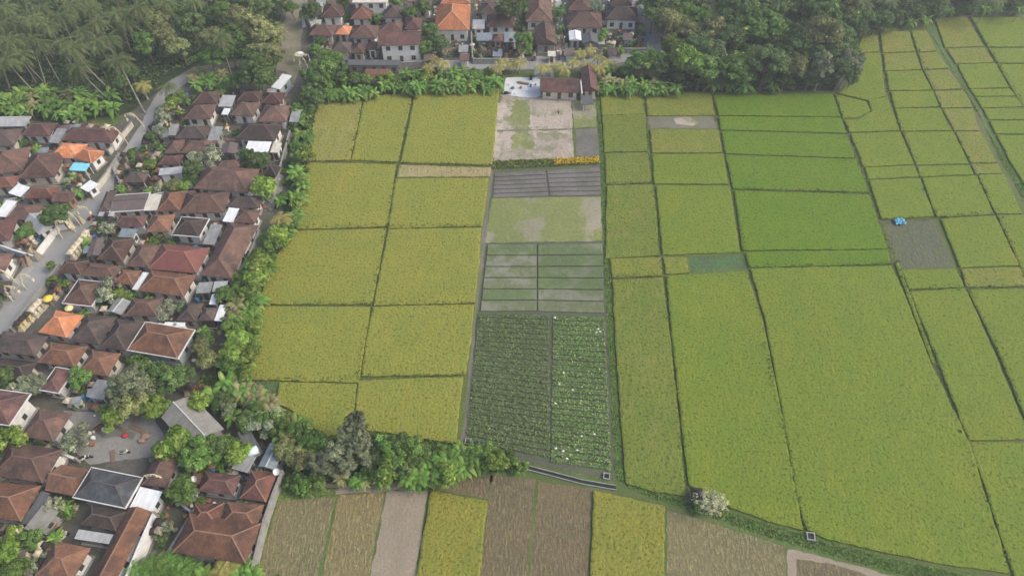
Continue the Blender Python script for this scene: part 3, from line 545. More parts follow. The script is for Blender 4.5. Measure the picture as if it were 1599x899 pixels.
# far-left far-right near-right near-left | roof | kind | wall | options
HS = [
('-25,177 47,187 34,200 -25,195','lgrey','gable','g',{}),('45,190 88,195 76,215 40,209','maroon','hip','w',{}),('88,201 103,203 91,223 77,221','grey','shed','g',{'cat':'shed'}),
('112,197 187,203 175,226 100,216','maroon','hip','w',{}),('-15,200 30,205 24,229 -20,228','dark','hip','c',{}),('-12,236 40,233 42,270 -14,268','brown','hip','c',{}),
('45,236 92,243 92,280 42,272','brown','hip','c',{}),('97,222 134,226 122,249 79,244','orange','hip','w',{'phrase':'left one of the twin orange-tiled hip roofs beside the lane'}),
('134,224 156,240 141,258 122,244','orange','hip','w',{'phrase':'paler right one of the twin orange-tiled hip roofs beside the lane'}),
('116,254 140,256 134,267 107,265','cyan','shed',None,{'cat':'canopy','h':2.8,'phrase':'turquoise metal canopy in front of the twin orange roofs'}),
('141,280 149,287 137,303 130,291','white','flat','w',{'cat':'shed','h':2.6}),
('-10,274 30,277 20,294 -15,292','red','hip','c',{}),('29,285 43,294 30,309 17,299','white','shed','l',{'cat':'shed'}),
('47,291 92,292 84,312 40,307','red','hip','c',{}),('92,297 118,301 107,316 82,314','brown','gable','b',{}),('10,312 26,316 7,338 -8,336','white','shed','w',{'cat':'shed'}),
('28,316 66,322 50,347 14,339','brown','hip','c',{}),('42,346 65,328 80,355 59,367','lgrey','gable','w',{}),('-20,338 31,347 12,370 -20,385','maroon','hip','w',{}),
('-15,392 20,400 6,425 -20,428','brown','hip','w',{}),
('200,266 230,270 226,286 196,283','dark','hip',None,{'cat':'pavilion','h':2.6}),('180,303 230,304 226,330 176,328','purple','gable','w',{'trim':1,'pitch':.3}),
('230,305 254,305 243,328 229,327','cream','shed','w',{'cat':'shed'}),
('307,144 345,143 340,163 302,161','brown','hip','c',{}),('346,149 369,150 361,166 342,165','lgrey','shed','g',{'cat':'shed'}),('298,164 338,163 330,186 286,186','brown','hip','w',{}),
('375,143 411,144 406,158 372,157','brown','hip','w',{}),('372,160 407,160 396,182 358,180','brown','hip','w',{}),('350,169 360,170 356,179 346,178','white','shed',None,{'cat':'canopy','h':2.5}),
('415,143 444,146 440,162 410,161','maroon','hip','c',{}),('412,165 454,165 448,191 404,189','brown','hip','w',{}),('455,172 469,173 467,190 453,189','grey','shed','g',{'cat':'shed'}),
('380,193 444,193 427,220 369,217','dark','hip','w',{'h':3.4}),('388,221 424,222 418,238 382,235','white','shed',None,{'cat':'canopy','h':3,'phrase':'bright white sheet canopy beside rounded bushes'}),
('427,223 440,224 435,238 422,237','cream','shed','w',{'cat':'shed'}),('281,197 328,197 321,217 276,216','dark','hip','c',{}),('331,198 347,199 342,219 324,218','grey','shed','g',{'cat':'shed'}),
('267,195 281,194 273,211 262,210','grey','shed','g',{'cat':'shed'}),('266,219 288,219 282,240 258,239','brown','hip','c',{}),('290,219 339,220 330,239 284,239','brown','hip','w',{}),
('348,225 371,224 369,241 343,240','purple','gable','g',{'pitch':.3}),('252,243 286,243 281,257 248,257','maroon','hip','c',{}),('249,264 285,260 284,273 249,270','lgrey','shed','w',{'cat':'shed'}),
('325,260 407,263 388,298 298,297','brown','hip','w',{'h':3.3}),('342,250 374,250 376,262 338,262','brown','hip','c',{'h':3.2}),('419,258 437,262 432,275 413,273','thatch','hip','d',{'h':2.6,'pitch':1.3,'cat':'pavilion'}),
('258,299 290,299 283,330 244,329','rust','hip','w',{}),('291,300 359,301 350,333 284,332','brown','hip','w',{}),('363,305 409,307 404,325 356,324','dark','hip','w',{}),
('375,326 407,328 398,349 366,347','brown','hip','w',{}),('358,325 373,326 364,347 347,344','white','shed','w',{'cat':'shed'}),('238,334 272,336 265,362 230,362','rust','hip','c',{}),
('285,339 325,342 312,370 268,366','dark','hip','w',{'trim':1}),('329,352 347,351 334,383 317,378','grey','shed','g',{'cat':'shed'}),('357,348 405,352 360,434 312,430','brown','hip','w',{'h':3.4}),
('253,381 329,387 306,427 233,419','brick','hip','w',{'h':3.3,'phrase':'large bright red metal hip-roofed house'}),('236,422 307,429 287,463 215,454','rust','hip','w',{}),('222,424 231,426 216,453 208,451','white','flat','w',{'cat':'shed','openings':False,'h':2.6}),
('310,441 331,440 329,458 307,456','grey','flat','g',{'h':3}),('334,439 356,439 352,455 332,455','lgrey','flat','g',{'h':3}),('331,459 341,460 338,475 327,474','white','shed','l',{'cat':'shed'}),
('205,465 254,467 245,495 198,491','brown','hip','c',{}),('290,472 316,474 308,503 275,499','dark','hip','c',{}),('317,479 340,481 332,501 311,500','dark','hip','d',{}),
('343,476 355,477 347,501 335,499','white','shed','w',{'cat':'shed'}),('359,478 374,480 364,497 356,495','red','gable','b',{}),('258,500 288,506 286,512 257,507','white','flat','w',{'cat':'shed','openings':False,'h':2.6}),
('172,370 210,374 193,408 152,405','brown','hip','c',{}),('216,381 250,383 233,418 198,415','brown','hip','c',{}),('103,405 138,407 127,430 90,424','brown','hip','w',{}),
('141,409 190,416 178,437 127,429','brown','hip','w',{}),('191,419 220,424 208,447 180,440','rust','hip','w',{}),('122,436 165,442 143,479 100,472','brown','hip','w',{'trim':1}),
('183,464 202,471 189,493 169,485','grey','gable','g',{'pitch':.3}),('187,336 231,337 224,354 180,353','maroon','hip','w',{}),('155,331 180,331 176,337 152,337','lgrey','shed','g',{'cat':'shed'}),
('190,358 216,357 207,371 183,369','blue','shed','w',{'cat':'shed'}),('163,299 178,300 174,330 157,329','dark','hip','c',{}),('144,378 164,368 155,402 134,398','purple','gable','g',{'pitch':.35}),
('88,486 132,491 104,527 59,518','orange','hip','w',{'pitch':.75,'phrase':'bright orange hip-roofed house with brown houses on both sides'}),
('136,490 180,495 157,540 109,531','dark','hip','w',{}),('182,497 224,503 195,548 157,541','dark','hip','w',{}),('227,501 302,517 277,561 202,545','rust','hip','l',{'h':3.6,'trim':1}),
('5,512 72,530 53,558 -12,545','dark','hip','c',{}),('-10,560 60,566 38,592 -25,585','dark','hip','c',{}),('78,532 137,543 115,574 62,565','rust','hip','w',{}),
('142,546 190,552 166,588 126,580','rust','hip','c',{}),('87,571 109,580 94,616 67,606','maroon','hip','w',{'trim':1}),('152,590 175,598 162,625 137,618','grey','flat',None,{'cat':'pavilion','h':2.8}),
('-15,603 46,619 12,664 -40,655','maroon','hip','w',{'h':4.2,'trim':1}),('60,635 112,647 82,690 38,680','brown','hip','w',{}),('20,687 95,705 66,757 -8,738','brown','hip','w',{'h':3.4}),
('95,724 138,733 113,775 72,764','rust','gable','b',{}),('-5,748 62,762 32,815 -30,805','rust','hip','g',{}),('64,765 76,771 47,820 35,815','dgrey','shed','g',{'cat':'shed','h':2.5}),
('143,731 222,745 195,793 115,775','slate','hip','w',{'trim':1,'h':3.6,'phrase':'slate-grey hip-roofed house edged with white gutters'}),('240,708 285,713 256,760 225,757','brown','hip','w',{}),
('220,762 255,766 236,799 200,791','white','shed','w',{'cat':'shed','h':3,'phrase':'wide white sheet roof beside the slate-grey house'}),('68,785 88,800 64,836 38,825','beige','flat','g',{'h':2.8}),
('142,788 200,799 180,830 128,818','dark','hip','w',{}),('124,824 176,836 170,849 116,840','lgrey','shed','g',{'cat':'shed','h':2.6}),('205,792 230,797 185,912 140,900','rust','gable','w',{'h':3.2}),
('88,842 138,857 112,912 58,895','rust','hip','w',{}),('322,735 376,743 364,773 310,766','maroon','hip','w',{}),('390,731 430,741 416,785 378,776','red','hip','g',{}),
('375,708 401,712 386,738 360,730','grey','flat','g',{'h':3}),('421,690 445,698 429,734 405,727','blue','gable','g',{'pitch':.3}),('366,675 386,672 407,692 390,703','dgrey','shed','g',{'cat':'shed'}),
('251,655 298,614 351,672 302,702','beige','gable','g',{'pitch':.5,'h':4,'axis':'y','phrase':'big beige-grey gabled hall at an angle','cap':True}),
('298,800 405,818 386,880 268,861','rust','hip','w',{'h':3.6,'phrase':'very large rusty brown hip-roofed house beside a long wall'}),('304,783 345,789 345,826 298,820','red','hip','w',{'h':3.3}),('354,779 409,792 400,830 347,818','rust','hip','w',{'h':3.3}),
# upper village
('506,8 537,8 536,28 503,26','brown','hip','w',{}),('553,10 584,10 580,30 547,30','red','hip','w',{}),('550,-10 612,-10 602,4 553,4','cream','flat','w',{'storeys':2,'phrase':'white two-storey house with dark window openings'}),
('600,10 630,10 629,28 597,28','dark','hip','w',{}),('648,2 675,2 672,16 645,16','maroon','hip','w',{}),('490,40 526,40 520,56 482,55','maroon','hip','c',{}),
('531,41 549,42 546,54 522,54','orange','hip','c',{'phrase':'small orange tiled hip-roofed house'}),('553,40 592,41 588,60 546,60','brown','hip','w',{}),('597,36 630,36 627,49 594,49','maroon','hip','w',{}),
('636,29 660,29 657,46 631,46','maroon','hip','w',{}),('594,50 657,50 658,70 591,71','maroon','gable','w',{'storeys':2,'h':3,'phrase':'long two-storey house with dark red gable roof and white front'}),
('520,66 550,67 545,82 518,82','dark','hip','c',{}),('552,68 574,69 568,84 550,83','brown','hip','c',{}),('574,66 590,66 588,77 573,78','brown','hip','w',{}),
('545,95 625,93 625,101 540,102','dgrey','shed','g',{'cat':'shed'}),('573,108 610,109 609,122 571,123','rust','gable','w',{'h':2.6}),
('690,-14 735,-14 735,6 688,6','orange','hip','w',{'h':3.3,'phrase':'orange tiled roof cut by the top edge'}),('683,10 735,8 733,48 678,46','orange','hip','w',{'h':4,'axis':'y','phrase':'largest bright orange tiled hip-roofed house'}),
('752,6 777,7 776,22 748,22','dark','hip','w',{}),('762,23 804,23 804,42 760,42','brown','hip','w',{}),('738,31 757,31 757,45 738,45','lgrey','flat','w',{}),
('745,52 768,52 768,63 743,63','blue','shed','g',{'cat':'shed'}),('787,51 806,51 806,65 787,65','blue','shed','g',{'cat':'shed'}),('770,54 786,54 785,65 770,65','maroon','hip','c',{'h':2.6}),
('822,-6 862,-6 861,33 819,35','brown','hip','w',{}),('838,42 867,42 869,68 833,72','brown','gable','g',{'axis':'y'}),('856,80 868,80 868,88 855,88','cream','flat','w',{'cat':'shed','h':2.4}),
('887,-2 922,-1 922,16 886,17','brown','hip','w',{}),('886,21 940,21 940,43 884,44','brown','hip','w',{}),('888,49 907,49 908,63 889,63','white','gable','l',{'cat':'shed','pitch':.3}),
('946,12 995,12 996,31 944,32','dark','hip','w',{'h':3.4}),('955,-8 985,-8 988,8 950,8','dark','hip','w',{}),('909,54 934,53 934,68 909,68','dgrey','gable','g',{'pitch':.4}),
('1024,47 1046,46 1043,57 1028,57','beige','shed','g',{'cat':'shed','h':2.4}),('845,122 906,123 903,144 843,144','maroon','gable','c',{'h':2.8,'phrase':'long dark red gable-roofed house beside the white yard'}),
('908,107 930,107 934,142 909,143','maroon','gable','c',{'h':2.8,'axis':'y'}),('440,115 452,120 439,140 426,135','white','shed','l',{'cat':'shed'}),
('908,150 925,149 927,162 909,163','dgrey','shed',None,{'cat':'canopy','h':2.2}),
('530,-40 560,-40 556,-20 526,-20','brown','hip','w',{}),('600,-40 640,-40 640,-18 598,-18','maroon','hip','w',{}),('760,-40 800,-40 800,-18 758,-18','brown','hip','w',{}),('900,-44 936,-44 936,-20 898,-20','brown','hip','w',{}),
]
for s, roof, kind, wall, opt in HS:
    q = [tuple(float(v) for v in p.split(',')) for p in s.split()]
    house(q, roof, kind, wall, **opt)

# compound walls (stone or white render), one thing each
def low_wall(pts, m, h=1.8, t=.22, phrase='grey compound wall'):
    Pn = [G(x, y, h) for x, y in pts]; Pn = [Vector((p.x, p.y, 0)) for p in Pn]
    c = Pn[0].copy(); e = empty('compound_wall', c, 0, 'wall', 'walls round the compounds')
    bm = bmesh.new()
    for a, b in zip(Pn, Pn[1:]):
        a = a-c; b = b-c; beam(bm, a+Vector((0,0,h/2)), b+Vector((0,0,h/2)), t, h)
    bm_obj('wall_panel', bm, m, e)
    bm = bmesh.new()
    for a, b in zip(Pn, Pn[1:]):
        a = a-c; b = b-c; beam(bm, a+Vector((0,0,h+.053)), b+Vector((0,0,h+.053)), t+.16, .1)
    bm_obj('coping', bm, M_trim if m is WALLS['w'] else M_stone, e)
    for i, p in enumerate(Pn):
        if len(Pn) < 12 and i % 2 == 0:
            bm = bmesh.new(); p = p-c; bx(bm, p.x-.2, p.x+.2, p.y-.2, p.y+.2, 0, h+.25); bm_obj('pillar', bm, M_stone, e)
    reg(e, phrase, sum(p[0] for p in pts)/len(pts), sum(p[1] for p in pts)/len(pts)); return e
WL = [('907,126 909,146','w',2.6,'tall narrow white wall between dark red roofs'),('484,106 540,102 625,102','g',1.6,'long grey hedge-side wall'),('97,343 76,368 56,394','w',1.6,'white roadside compound wall'),('54,400 20,390 -5,381','w',1.6,'white compound wall of the side lane'),('142,298 165,270 182,245','c',1.6,'pale roadside compound wall'),
('16,512 50,466 92,412','g',1.6,'dark roadside compound wall'),('440,736 426,770 412,812 394,884','g',2.4,'tall grey boundary wall'),('404,360 388,400 366,436','g',2.2,'grey boundary wall'),
('240,800 222,840 192,912','w',3.0,'high white compound wall'),('168,235 205,190','c',1.5,'low pale wall'),('452,205 440,250 424,300','g',1.8,'grey boundary wall'),
('258,300 230,306','w',1.5,'white compound wall'),('0,430 24,404','g',1.6,'short grey compound wall'),('736,50 738,90','g',2,'narrow grey compound wall'),('740,92 822,92','g',1.6,'grey temple wall'),
('955,76 1010,76','g',1.6,'grey temple wall'),('500,100 545,100','g',1.8,'grey compound wall'),('626,98 660,96','g',1.8,'grey compound wall'),('250,560 200,548','l',1.6,'pale bluish compound wall'),
('118,716 92,706','w',1.4,'white yard wall'),('262,770 300,800 262,862','g',1.4,'grey garden wall'),('236,640 252,612','g',1.4,'grey yard wall'),('185,240 176,262 190,290','c',1.4,'carved temple wall'),('250,232 262,236 246,292','c',1.4,'carved temple wall')]
for s, m, h, ph in WL: low_wall([tuple(float(v) for v in p.split(',')) for p in s.split()], WALLS[m], h, phrase=ph)

# paved yards, white apron, concrete strips
P('yard', [(790,122),(842,121),(844,150),(830,153),(786,148)], .034, M_white_concrete, 'white concrete yard with stacked goods', 'yard')
P('yard', [(100,640),(240,650),(262,690),(240,712),(140,725),(100,690)], .030, M_concrete, 'grey open yard with parked motorbikes', 'yard')
P('yard', [(410,268),(446,262),(440,300),(424,330),(402,316)], .030, M_concrete, 'small grey yard beside the thatched pavilion', 'yard')
P('yard', [(340,220),(375,218),(372,250),(345,248)], .030, M_concrete, 'small grey yard between brown roofs', 'yard')
P('yard', [(183,238),(258,232),(245,295),(178,292)], .030, ground_mat('temple yard paving', (.14,.135,.125), (.19,.185,.17), (.1,.1,.075)), 'grey paved temple yard', 'yard')
M_temple = ground_mat('temple paving', (.09,.085,.075), (.13,.12,.105), (.07,.075,.05))
P('yard', [(738,66),(820,66),(822,92),(738,92)], .032, M_temple, 'grey paved temple yard', 'yard')
P('yard', [(950,50),(1008,50),(1010,78),(952,78)], .032, M_temple, 'grey paved temple yard', 'yard')
P('lane', [(236,800),(262,800),(232,870),(200,920),(180,1000),(150,1000)], .030, M_concrete, 'grey lane between white wall and flower garden', 'lane')
# concrete irrigation channel at the foot of the garden
for seg, ph in (([(822,730),(868,742),(910,753),(962,762)], 'concrete irrigation channel at the foot of the vegetable garden'),):
    e = empty('irrigation_channel', G(822,730), 0, 'channel'); c = G(822,730)
    for off in (-.38, .38):
        bm = bmesh.new(); pts = [G(x, y)-c+Vector((0, off, .2)) for x, y in seg]
        for a, b in zip(pts, pts[1:]): beam(bm, a, b, .13, .3)
        bm_obj('channel_wall', bm, WALLS['g'], e)
    bm = bmesh.new(); pts = [G(x, y)-c+Vector((0, 0, .05)) for x, y in seg]
    for a, b in zip(pts, pts[1:]): beam(bm, a, b, .6, .04)
    bm_obj('channel_water', bm, MATS['ditch water'], e); e['label'] = ph
# ================================================================ PLANTS
rng = np.random.default_rng(3)
def quads_mesh(name, cen, nor, size, m, aspect=1.5, fold=True, clump=None):
    """many separate leaf clusters: each a small folded blade at cen facing nor"""
    n = len(cen); nor = nor/np.linalg.norm(nor, axis=1, keepdims=True)
    r = rng.normal(size=(n, 3)); t = np.cross(nor, r); t /= np.linalg.norm(t, axis=1, keepdims=True); b = np.cross(nor, t)
    s = size[:, None] if hasattr(size, '__len__') else np.full((n, 1), size)
    hl, hw = s*aspect*.5, s*.5
    V = np.stack([cen - t*hl, cen - b*hw + nor*s*.0, cen + t*hl - nor*s*.25, cen + b*hw], axis=1).reshape(-1, 3)
    me = bpy.data.meshes.new(name); me.vertices.add(4*n); me.vertices.foreach_set('co', V.ravel().astype(np.float32))
    me.loops.add(4*n); me.loops.foreach_set('vertex_index', np.arange(4*n, dtype=np.int32)); me.polygons.add(n)
    me.polygons.foreach_set('loop_start', np.arange(0, 4*n, 4, dtype=np.int32)); me.polygons.foreach_set('loop_total', np.full(n, 4, dtype=np.int32))
    me.update(calc_edges=True); me.materials.append(m)
    if clump is not None:
        at = me.attributes.new('clump', 'FLOAT', 'FACE'); at.data.foreach_set('value', np.asarray(clump, dtype=np.float32))
    return me
def crown_mesh(name, m, rx, rz, nclump, cr, leaf, per, flat=0.0):
    """clumps of leaves spread through a flattened dome, with gaps"""
    Cs, Ns, Ss, Ks = [], [], [], []
    for i in range(nclump):
        while True:
            d = rng.normal(size=3); d /= np.linalg.norm(d)
            if d[2] > -.45: break
        rr = rng.uniform(.35, 1)**.6
        c = d*rr*np.array([rx, rx, rz])*rng.uniform(.7, 1.18)
        k = cr*rng.uniform(.4, 1.35); npr = int(per*rng.uniform(.6, 1.2))
        u = rng.normal(size=(npr, 3)); u /= np.linalg.norm(u, axis=1, keepdims=True); u[:, 2] = np.abs(u[:, 2])*.9 - .25
        p = c + u*k*np.array([1.1, 1.1, .75])*rng.uniform(.6, 1.1, size=(npr, 1))
        Cs.append(p); Ns.append(u + rng.normal(scale=.45, size=(npr, 3)) + np.array([0, 0, .35])); Ss.append(leaf*rng.uniform(.55, 1.5, npr)); Ks.append(np.clip(rng.beta(1.2, 2.2)+rng.normal(scale=.12, size=npr), 0, 1))
    return quads_mesh(name, np.concatenate(Cs), np.concatenate(Ns), np.concatenate(Ss), m, clump=np.concatenate(Ks))
def trunk_mesh(name, H, rx, rz, m, r0=.28, limbs=6, lean=0):
    bm = bmesh.new(); top = Vector((lean, 0, H*.72)); rnd = random.Random(int(H*100)+limbs)
    tube(bm, [(0,0,0),(lean*.2+.05,0.05,H*.25),(lean*.6-.05,-.05,H*.5),top], [r0*1.3,r0,r0*.85,r0*.65], 7)
    for k in range(limbs):
        a = 2*math.pi*k/limbs + rnd.uniform(-.3,.3); s = Vector((lean*.6,0,H*rnd.uniform(.45,.68)))
        e = Vector((lean+math.cos(a)*rx*rnd.uniform(.5,.8), math.sin(a)*rx*rnd.uniform(.5,.8), H + rz*rnd.uniform(-.1,.5)))
        mid = (s+e)/2 + Vector((0,0,-.2)); tube(bm, [s, mid, e], [r0*.5, r0*.32, r0*.12], 5)
        for q in range(2):
            e2 = e.lerp(mid, .4) + Vector((rnd.uniform(-1,1)*rx*.3, rnd.uniform(-1,1)*rx*.3, rz*.4)); tube(bm, [mid.lerp(e, .4), e2], [r0*.2, r0*.07], 4)
    me = bpy.data.meshes.new(name); bm.to_mesh(me); bm.free(); me.materials.append(m); return me

M_bark = plain_mat('bark', (.2,.17,.13), .95, .4, 3); M_palmbark = plain_mat('palm bark', (.33,.3,.25), .9, .3, 2); M_paleb = plain_mat('pale bark', (.4,.38,.33), .9, .25, 3)
LF = {
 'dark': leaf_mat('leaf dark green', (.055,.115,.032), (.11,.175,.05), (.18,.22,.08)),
 'mid':  leaf_mat('leaf mid green', (.06,.13,.026), (.115,.205,.042), (.2,.26,.08)),
 'lime': leaf_mat('leaf lime green', (.1,.175,.025), (.16,.24,.045), (.25,.32,.08)),
 'olive':leaf_mat('leaf olive', (0.132,0.155,0.054), (0.202,0.232,0.085), (0.264,0.248,0.124)),
 'pale': leaf_mat('leaf pale grey green', (0.149,0.189,0.115), (0.230,0.270,0.162), (0.486,0.486,0.365)),
 'grey': leaf_mat('leaf grey green', (.12,.155,.08), (.2,.23,.13), (.3,.31,.2)), 'greyold': leaf_mat('leaf grey old', (0.128,0.162,0.102), (0.221,0.255,0.162), (0.340,0.357,0.255)),
 'palm': leaf_mat('palm fronds', (.065,.11,.028), (.12,.16,.05), (.2,.185,.08), .2),
 'yellowpalm': leaf_mat('yellow palm fronds', (0.260,0.273,0.065), (0.377,0.351,0.104), (0.468,0.390,0.156), .2),
 'banana': leaf_mat('banana leaves', (0.098,0.224,0.035), (0.182,0.336,0.063), (0.350,0.406,0.126), .35),
 'bananadry': leaf_mat('dry banana leaves', (0.180,0.216,0.072), (0.264,0.264,0.108), (0.360,0.300,0.156), .3),
 'bare': leaf_mat('pale dead leaves', (0.330,0.340,0.200), (0.420,0.420,0.270), (0.500,0.490,0.360), .3),
}
TREES = {}   # kind -> list of (empty proto data) : (crown mesh, trunk mesh, H, radius)
def tree_kind(kind, leaf, H, rx, rz, ncl, cr, lf, per, variants=3, bark=M_bark, r0=.28):
    TREES[kind] = [(crown_mesh(f'{kind}_crown_{i}', LF[leaf], rx*random.uniform(.9,1.1), rz*random.uniform(.85,1.15), ncl, cr, lf, per), trunk_mesh(f'{kind}_trunk_{i}', H, rx, rz, bark, r0, 6, random.uniform(-.4,.4)), H, rx) for i in range(variants)]
random.seed(21)
tree_kind('dark_tree', 'dark', 7.5, 3.6, 3.4, 34, 1.15, .42, 190, 4)
tree_kind('green_tree', 'mid', 6.5, 3.4, 3.0, 30, 1.1, .42, 180, 4)
tree_kind('lime_tree', 'lime', 3.4, 2.0, 1.7, 16, .8, .34, 150, 3, r0=.14)
tree_kind('olive_tree', 'olive', 7.0, 3.5, 3.0, 30, 1.15, .42, 170, 3)
tree_kind('pale_tree', 'pale', 3.6, 2.3, 1.7, 20, .75, .3, 120, 2, M_paleb, .16)
tree_kind('grey_tree', 'grey', 7.5, 3.0, 4.0, 30, .85, .34, 105, 3, M_paleb)
tree_kind('bare_tree', 'bare', 3.0, 2.7, 1.4, 24, .5, .16, 50, 1, M_paleb, .16)
tree_kind('shrub', 'mid', .9, 1.3, .95, 12, .5, .28, 90, 3, r0=.08)
tree_kind('dark_shrub', 'dark', .9, 1.3, .95, 12, .5, .28, 90, 3, r0=.08)

def frond(bmv, bmf, origin, az, L, up, droop, wl, nseg=9, leafn=2):
    """one feather frond: rachis arch with leaflets both sides"""
    d = Vector((math.cos(az), math.sin(az), 0)); side = Vector((-d.y, d.x, 0)); pts = []
    for i in range(nseg+1):
        t = i/nseg; pts.append(origin + d*L*(math.sin(min(t*1.15,1.25)*1.1)/math.sin(1.21))*.98 + Vector((0,0, up*L*t - droop*L*t*t)))
    for i in range(nseg):
        p, q = pts[i], pts[i+1]; t = (i+.5)/nseg; wdt = wl*math.sin(math.pi*min(.12+t*.9, .985))
        ax = (q-p).normalized()
        for k in range(leafn):
            b0 = p.lerp(q, k/leafn); b1 = p.lerp(q, (k+.72)/leafn)
            for s in (-1, 1):
                tip = b0 + side*s*wdt + ax*wdt*.55 - Vector((0,0,wdt*(.35+.35*t))); tip2 = tip + ax*.05*L/nseg
                n = len(bmv); bmv.extend([b0, b1, tip2, tip]); bmf.append((n, n+1, n+2, n+3) if s > 0 else (n+3, n+2, n+1, n))
def palm_crown(name, leaf, nfr, L, wl):
    V, F = [], []
    for i in range(nfr):
        lvl = i/nfr; frond(V, F, Vector((0,0,.0)), i*2.399+random.uniform(-.2,.2), L*random.uniform(.8,1.05)*(1-.15*(1-lvl)), .95*lvl-.05+random.uniform(-.1,.1), .75+.35*random.random(), wl)
    me = bpy.data.meshes.new(name); me.from_pydata([tuple(v) for v in V], [], F); me.update(); me.materials.append(LF[leaf]); return me
def palm_trunk(name, H, lean, m=M_palmbark, r=.17):
    bm = bmesh.new(); tube(bm, [(-lean,0,0),(-lean*.85,0.1,.6),(-lean*.55,.1,H*.3),(-lean*.25,0,H*.6),(-lean*.06,0,H*.85),(0,0,H)], [r*1.7,r*1.15,r,r*.9,r*.85,r*.9], 7)
    me = bpy.data.meshes.new(name); bm.to_mesh(me); bm.free(); me.materials.append(m); return me
PALM = {'palm': [(palm_crown(f'palm_crown_{i}', 'palm', 21, 4.7, .85), palm_trunk(f'palm_trunk_{i}', 13.5, [1,2.5,.4,-1.5,4][i]), 13.5) for i in range(5)],
        'yellow': [(palm_crown(f'young_palm_crown_{i}', 'yellowpalm', 16, 2.7, .75), palm_trunk(f'young_palm_trunk_{i}', 4.0, .3), 4.0) for i in range(2)],
        'green': [(palm_crown(f'green_palm_crown_{i}', 'banana', 16, 2.5, .7), palm_trunk(f'green_palm_trunk_{i}', 3.0, .3), 3.0) for i in range(2)]}
nuts = None
def nut_mesh():
    bm = bmesh.new()
    for k in range(9):
        a = k*2.4; bmesh.ops.create_icosphere(bm, subdivisions=1, radius=.14, matrix=Matrix.Translation((math.cos(a)*.34, math.sin(a)*.34, -.25-.12*(k % 3))))
    me = bpy.data.meshes.new('coconuts'); bm.to_mesh(me); bm.free(); me.materials.append(plain_mat('green coconut', (.16,.17,.05))); return me
NUT = nut_mesh()
def banana_meshes(name, leaf, nst, H):
    V, F = [], []; bm = bmesh.new()
    for s in range(nst):
        a = random.uniform(0, 6.28); o = Vector((math.cos(a), math.sin(a), 0))*random.uniform(.2,.9)*(s > 0); h = H*random.uniform(.65, 1)
        tube(bm, [o, o+Vector((.05,.03,h*.5)), o+Vector((.1,.05,h*.8))], [.15,.12,.07], 6)
        for i in range(9):
            az = i*2.4+random.uniform(-.3,.3); L = random.uniform(2.0,2.9); lv = i/9; d = Vector((math.cos(az), math.sin(az), 0)); sd = Vector((-d.y, d.x, 0)); org = o+Vector((.1,.05,h*.78)); n = len(V); ns = 6
            up = .5+.9*lv; dr = .7+.5*random.random()
            for k in range(ns+1):
                t = k/ns; c = org + d*L*t*(1-.25*lv) + Vector((0,0,L*(up*t-dr*t*t))); ww = .42*math.sin(math.pi*min(.06+t*.92, .99))**.7
                V.extend([c - sd*ww - Vector((0,0,ww*.3)), c, c + sd*ww - Vector((0,0,ww*.3))])
            for k in range(ns):
                q = n+3*k; F.extend([(q, q+1, q+4, q+3), (q+1, q+2, q+5, q+4)])
    me = bpy.data.meshes.new(name+'_leaves'); me.from_pydata([tuple(v) for v in V], [], F); me.update(); me.materials.append(LF[leaf])
    ms = bpy.data.meshes.new(name+'_stem'); bm.to_mesh(ms); bm.free(); ms.materials.append(plain_mat('banana stem', (.2,.22,.1))); return me, ms, H
BAN = {'banana': [banana_meshes(f'banana_{i}', 'banana', 2+i % 3, 3.8) for i in range(5)], 'bananadry': [banana_meshes(f'dry_banana_{i}', 'bananadry', 2+i % 2, 3.6) for i in range(2)]}

def link(name, me, parent, loc=(0,0,0), sc=None):
    o = bpy.data.objects.new(name, me); C.objects.link(o); o.parent = parent; o.location = loc
    if sc: o.scale = sc
    return o
LBL = {'dark_tree':'dark green tree','green_tree':'mid-green tree','lime_tree':'small bright lime-green tree','olive_tree':'olive green tree','pale_tree':'low pale flowering tree','grey_tree':'tall grey-green tree','bare_tree':'pale almost leafless tree','shrub':'rounded green shrub','dark_shrub':'dark green shrub'}
GRP = {'dark_tree':'broadleaf trees','green_tree':'broadleaf trees','olive_tree':'broadleaf trees','grey_tree':'broadleaf trees','pale_tree':'garden trees','bare_tree':'garden trees','lime_tree':'garden trees','shrub':'garden shrubs','dark_shrub':'garden shrubs'}
def keep_out(px, base_y):
    return 141 if 1062 < px < 1330 and base_y < 200 else 137 if 934 < px <= 1062 and base_y < 200 else 136 if 500 < px < 780 and base_y < 200 else 750 if 500 < px < 850 and base_y > 700 else 9999
def tree(kind, px, py, s=1.0, zs=1.0):
    cm, tm, H, rx = random.choice(TREES[kind]); c = G(px, py, H*s*zs*1.05)
    by = PX((c.x, c.y, 0))[1]; lim = keep_out(px, by)
    if by > lim: q_ = G(px, lim, 0); c = Vector((q_.x, q_.y, 0)); py = PX((c.x, c.y, H*s*zs))[1]
    e = empty('shrub' if 'shrub' in kind else 'garden_tree' if kind in ('lime_tree','pale_tree','bare_tree') else 'broadleaf_tree', (c.x, c.y, 0), random.uniform(0, 6.28), 'shrub' if 'shrub' in kind else 'tree', GRP[kind])
    sc = s*random.uniform(.92,1.08); link('trunk', tm, e, (0,0,0), (sc, sc, s*zs)); link('crown', cm, e, (0,0,H*s*zs), (sc, sc, s*zs*random.uniform(.9,1.1)))
    reg(e, LBL[kind], px, py); return e
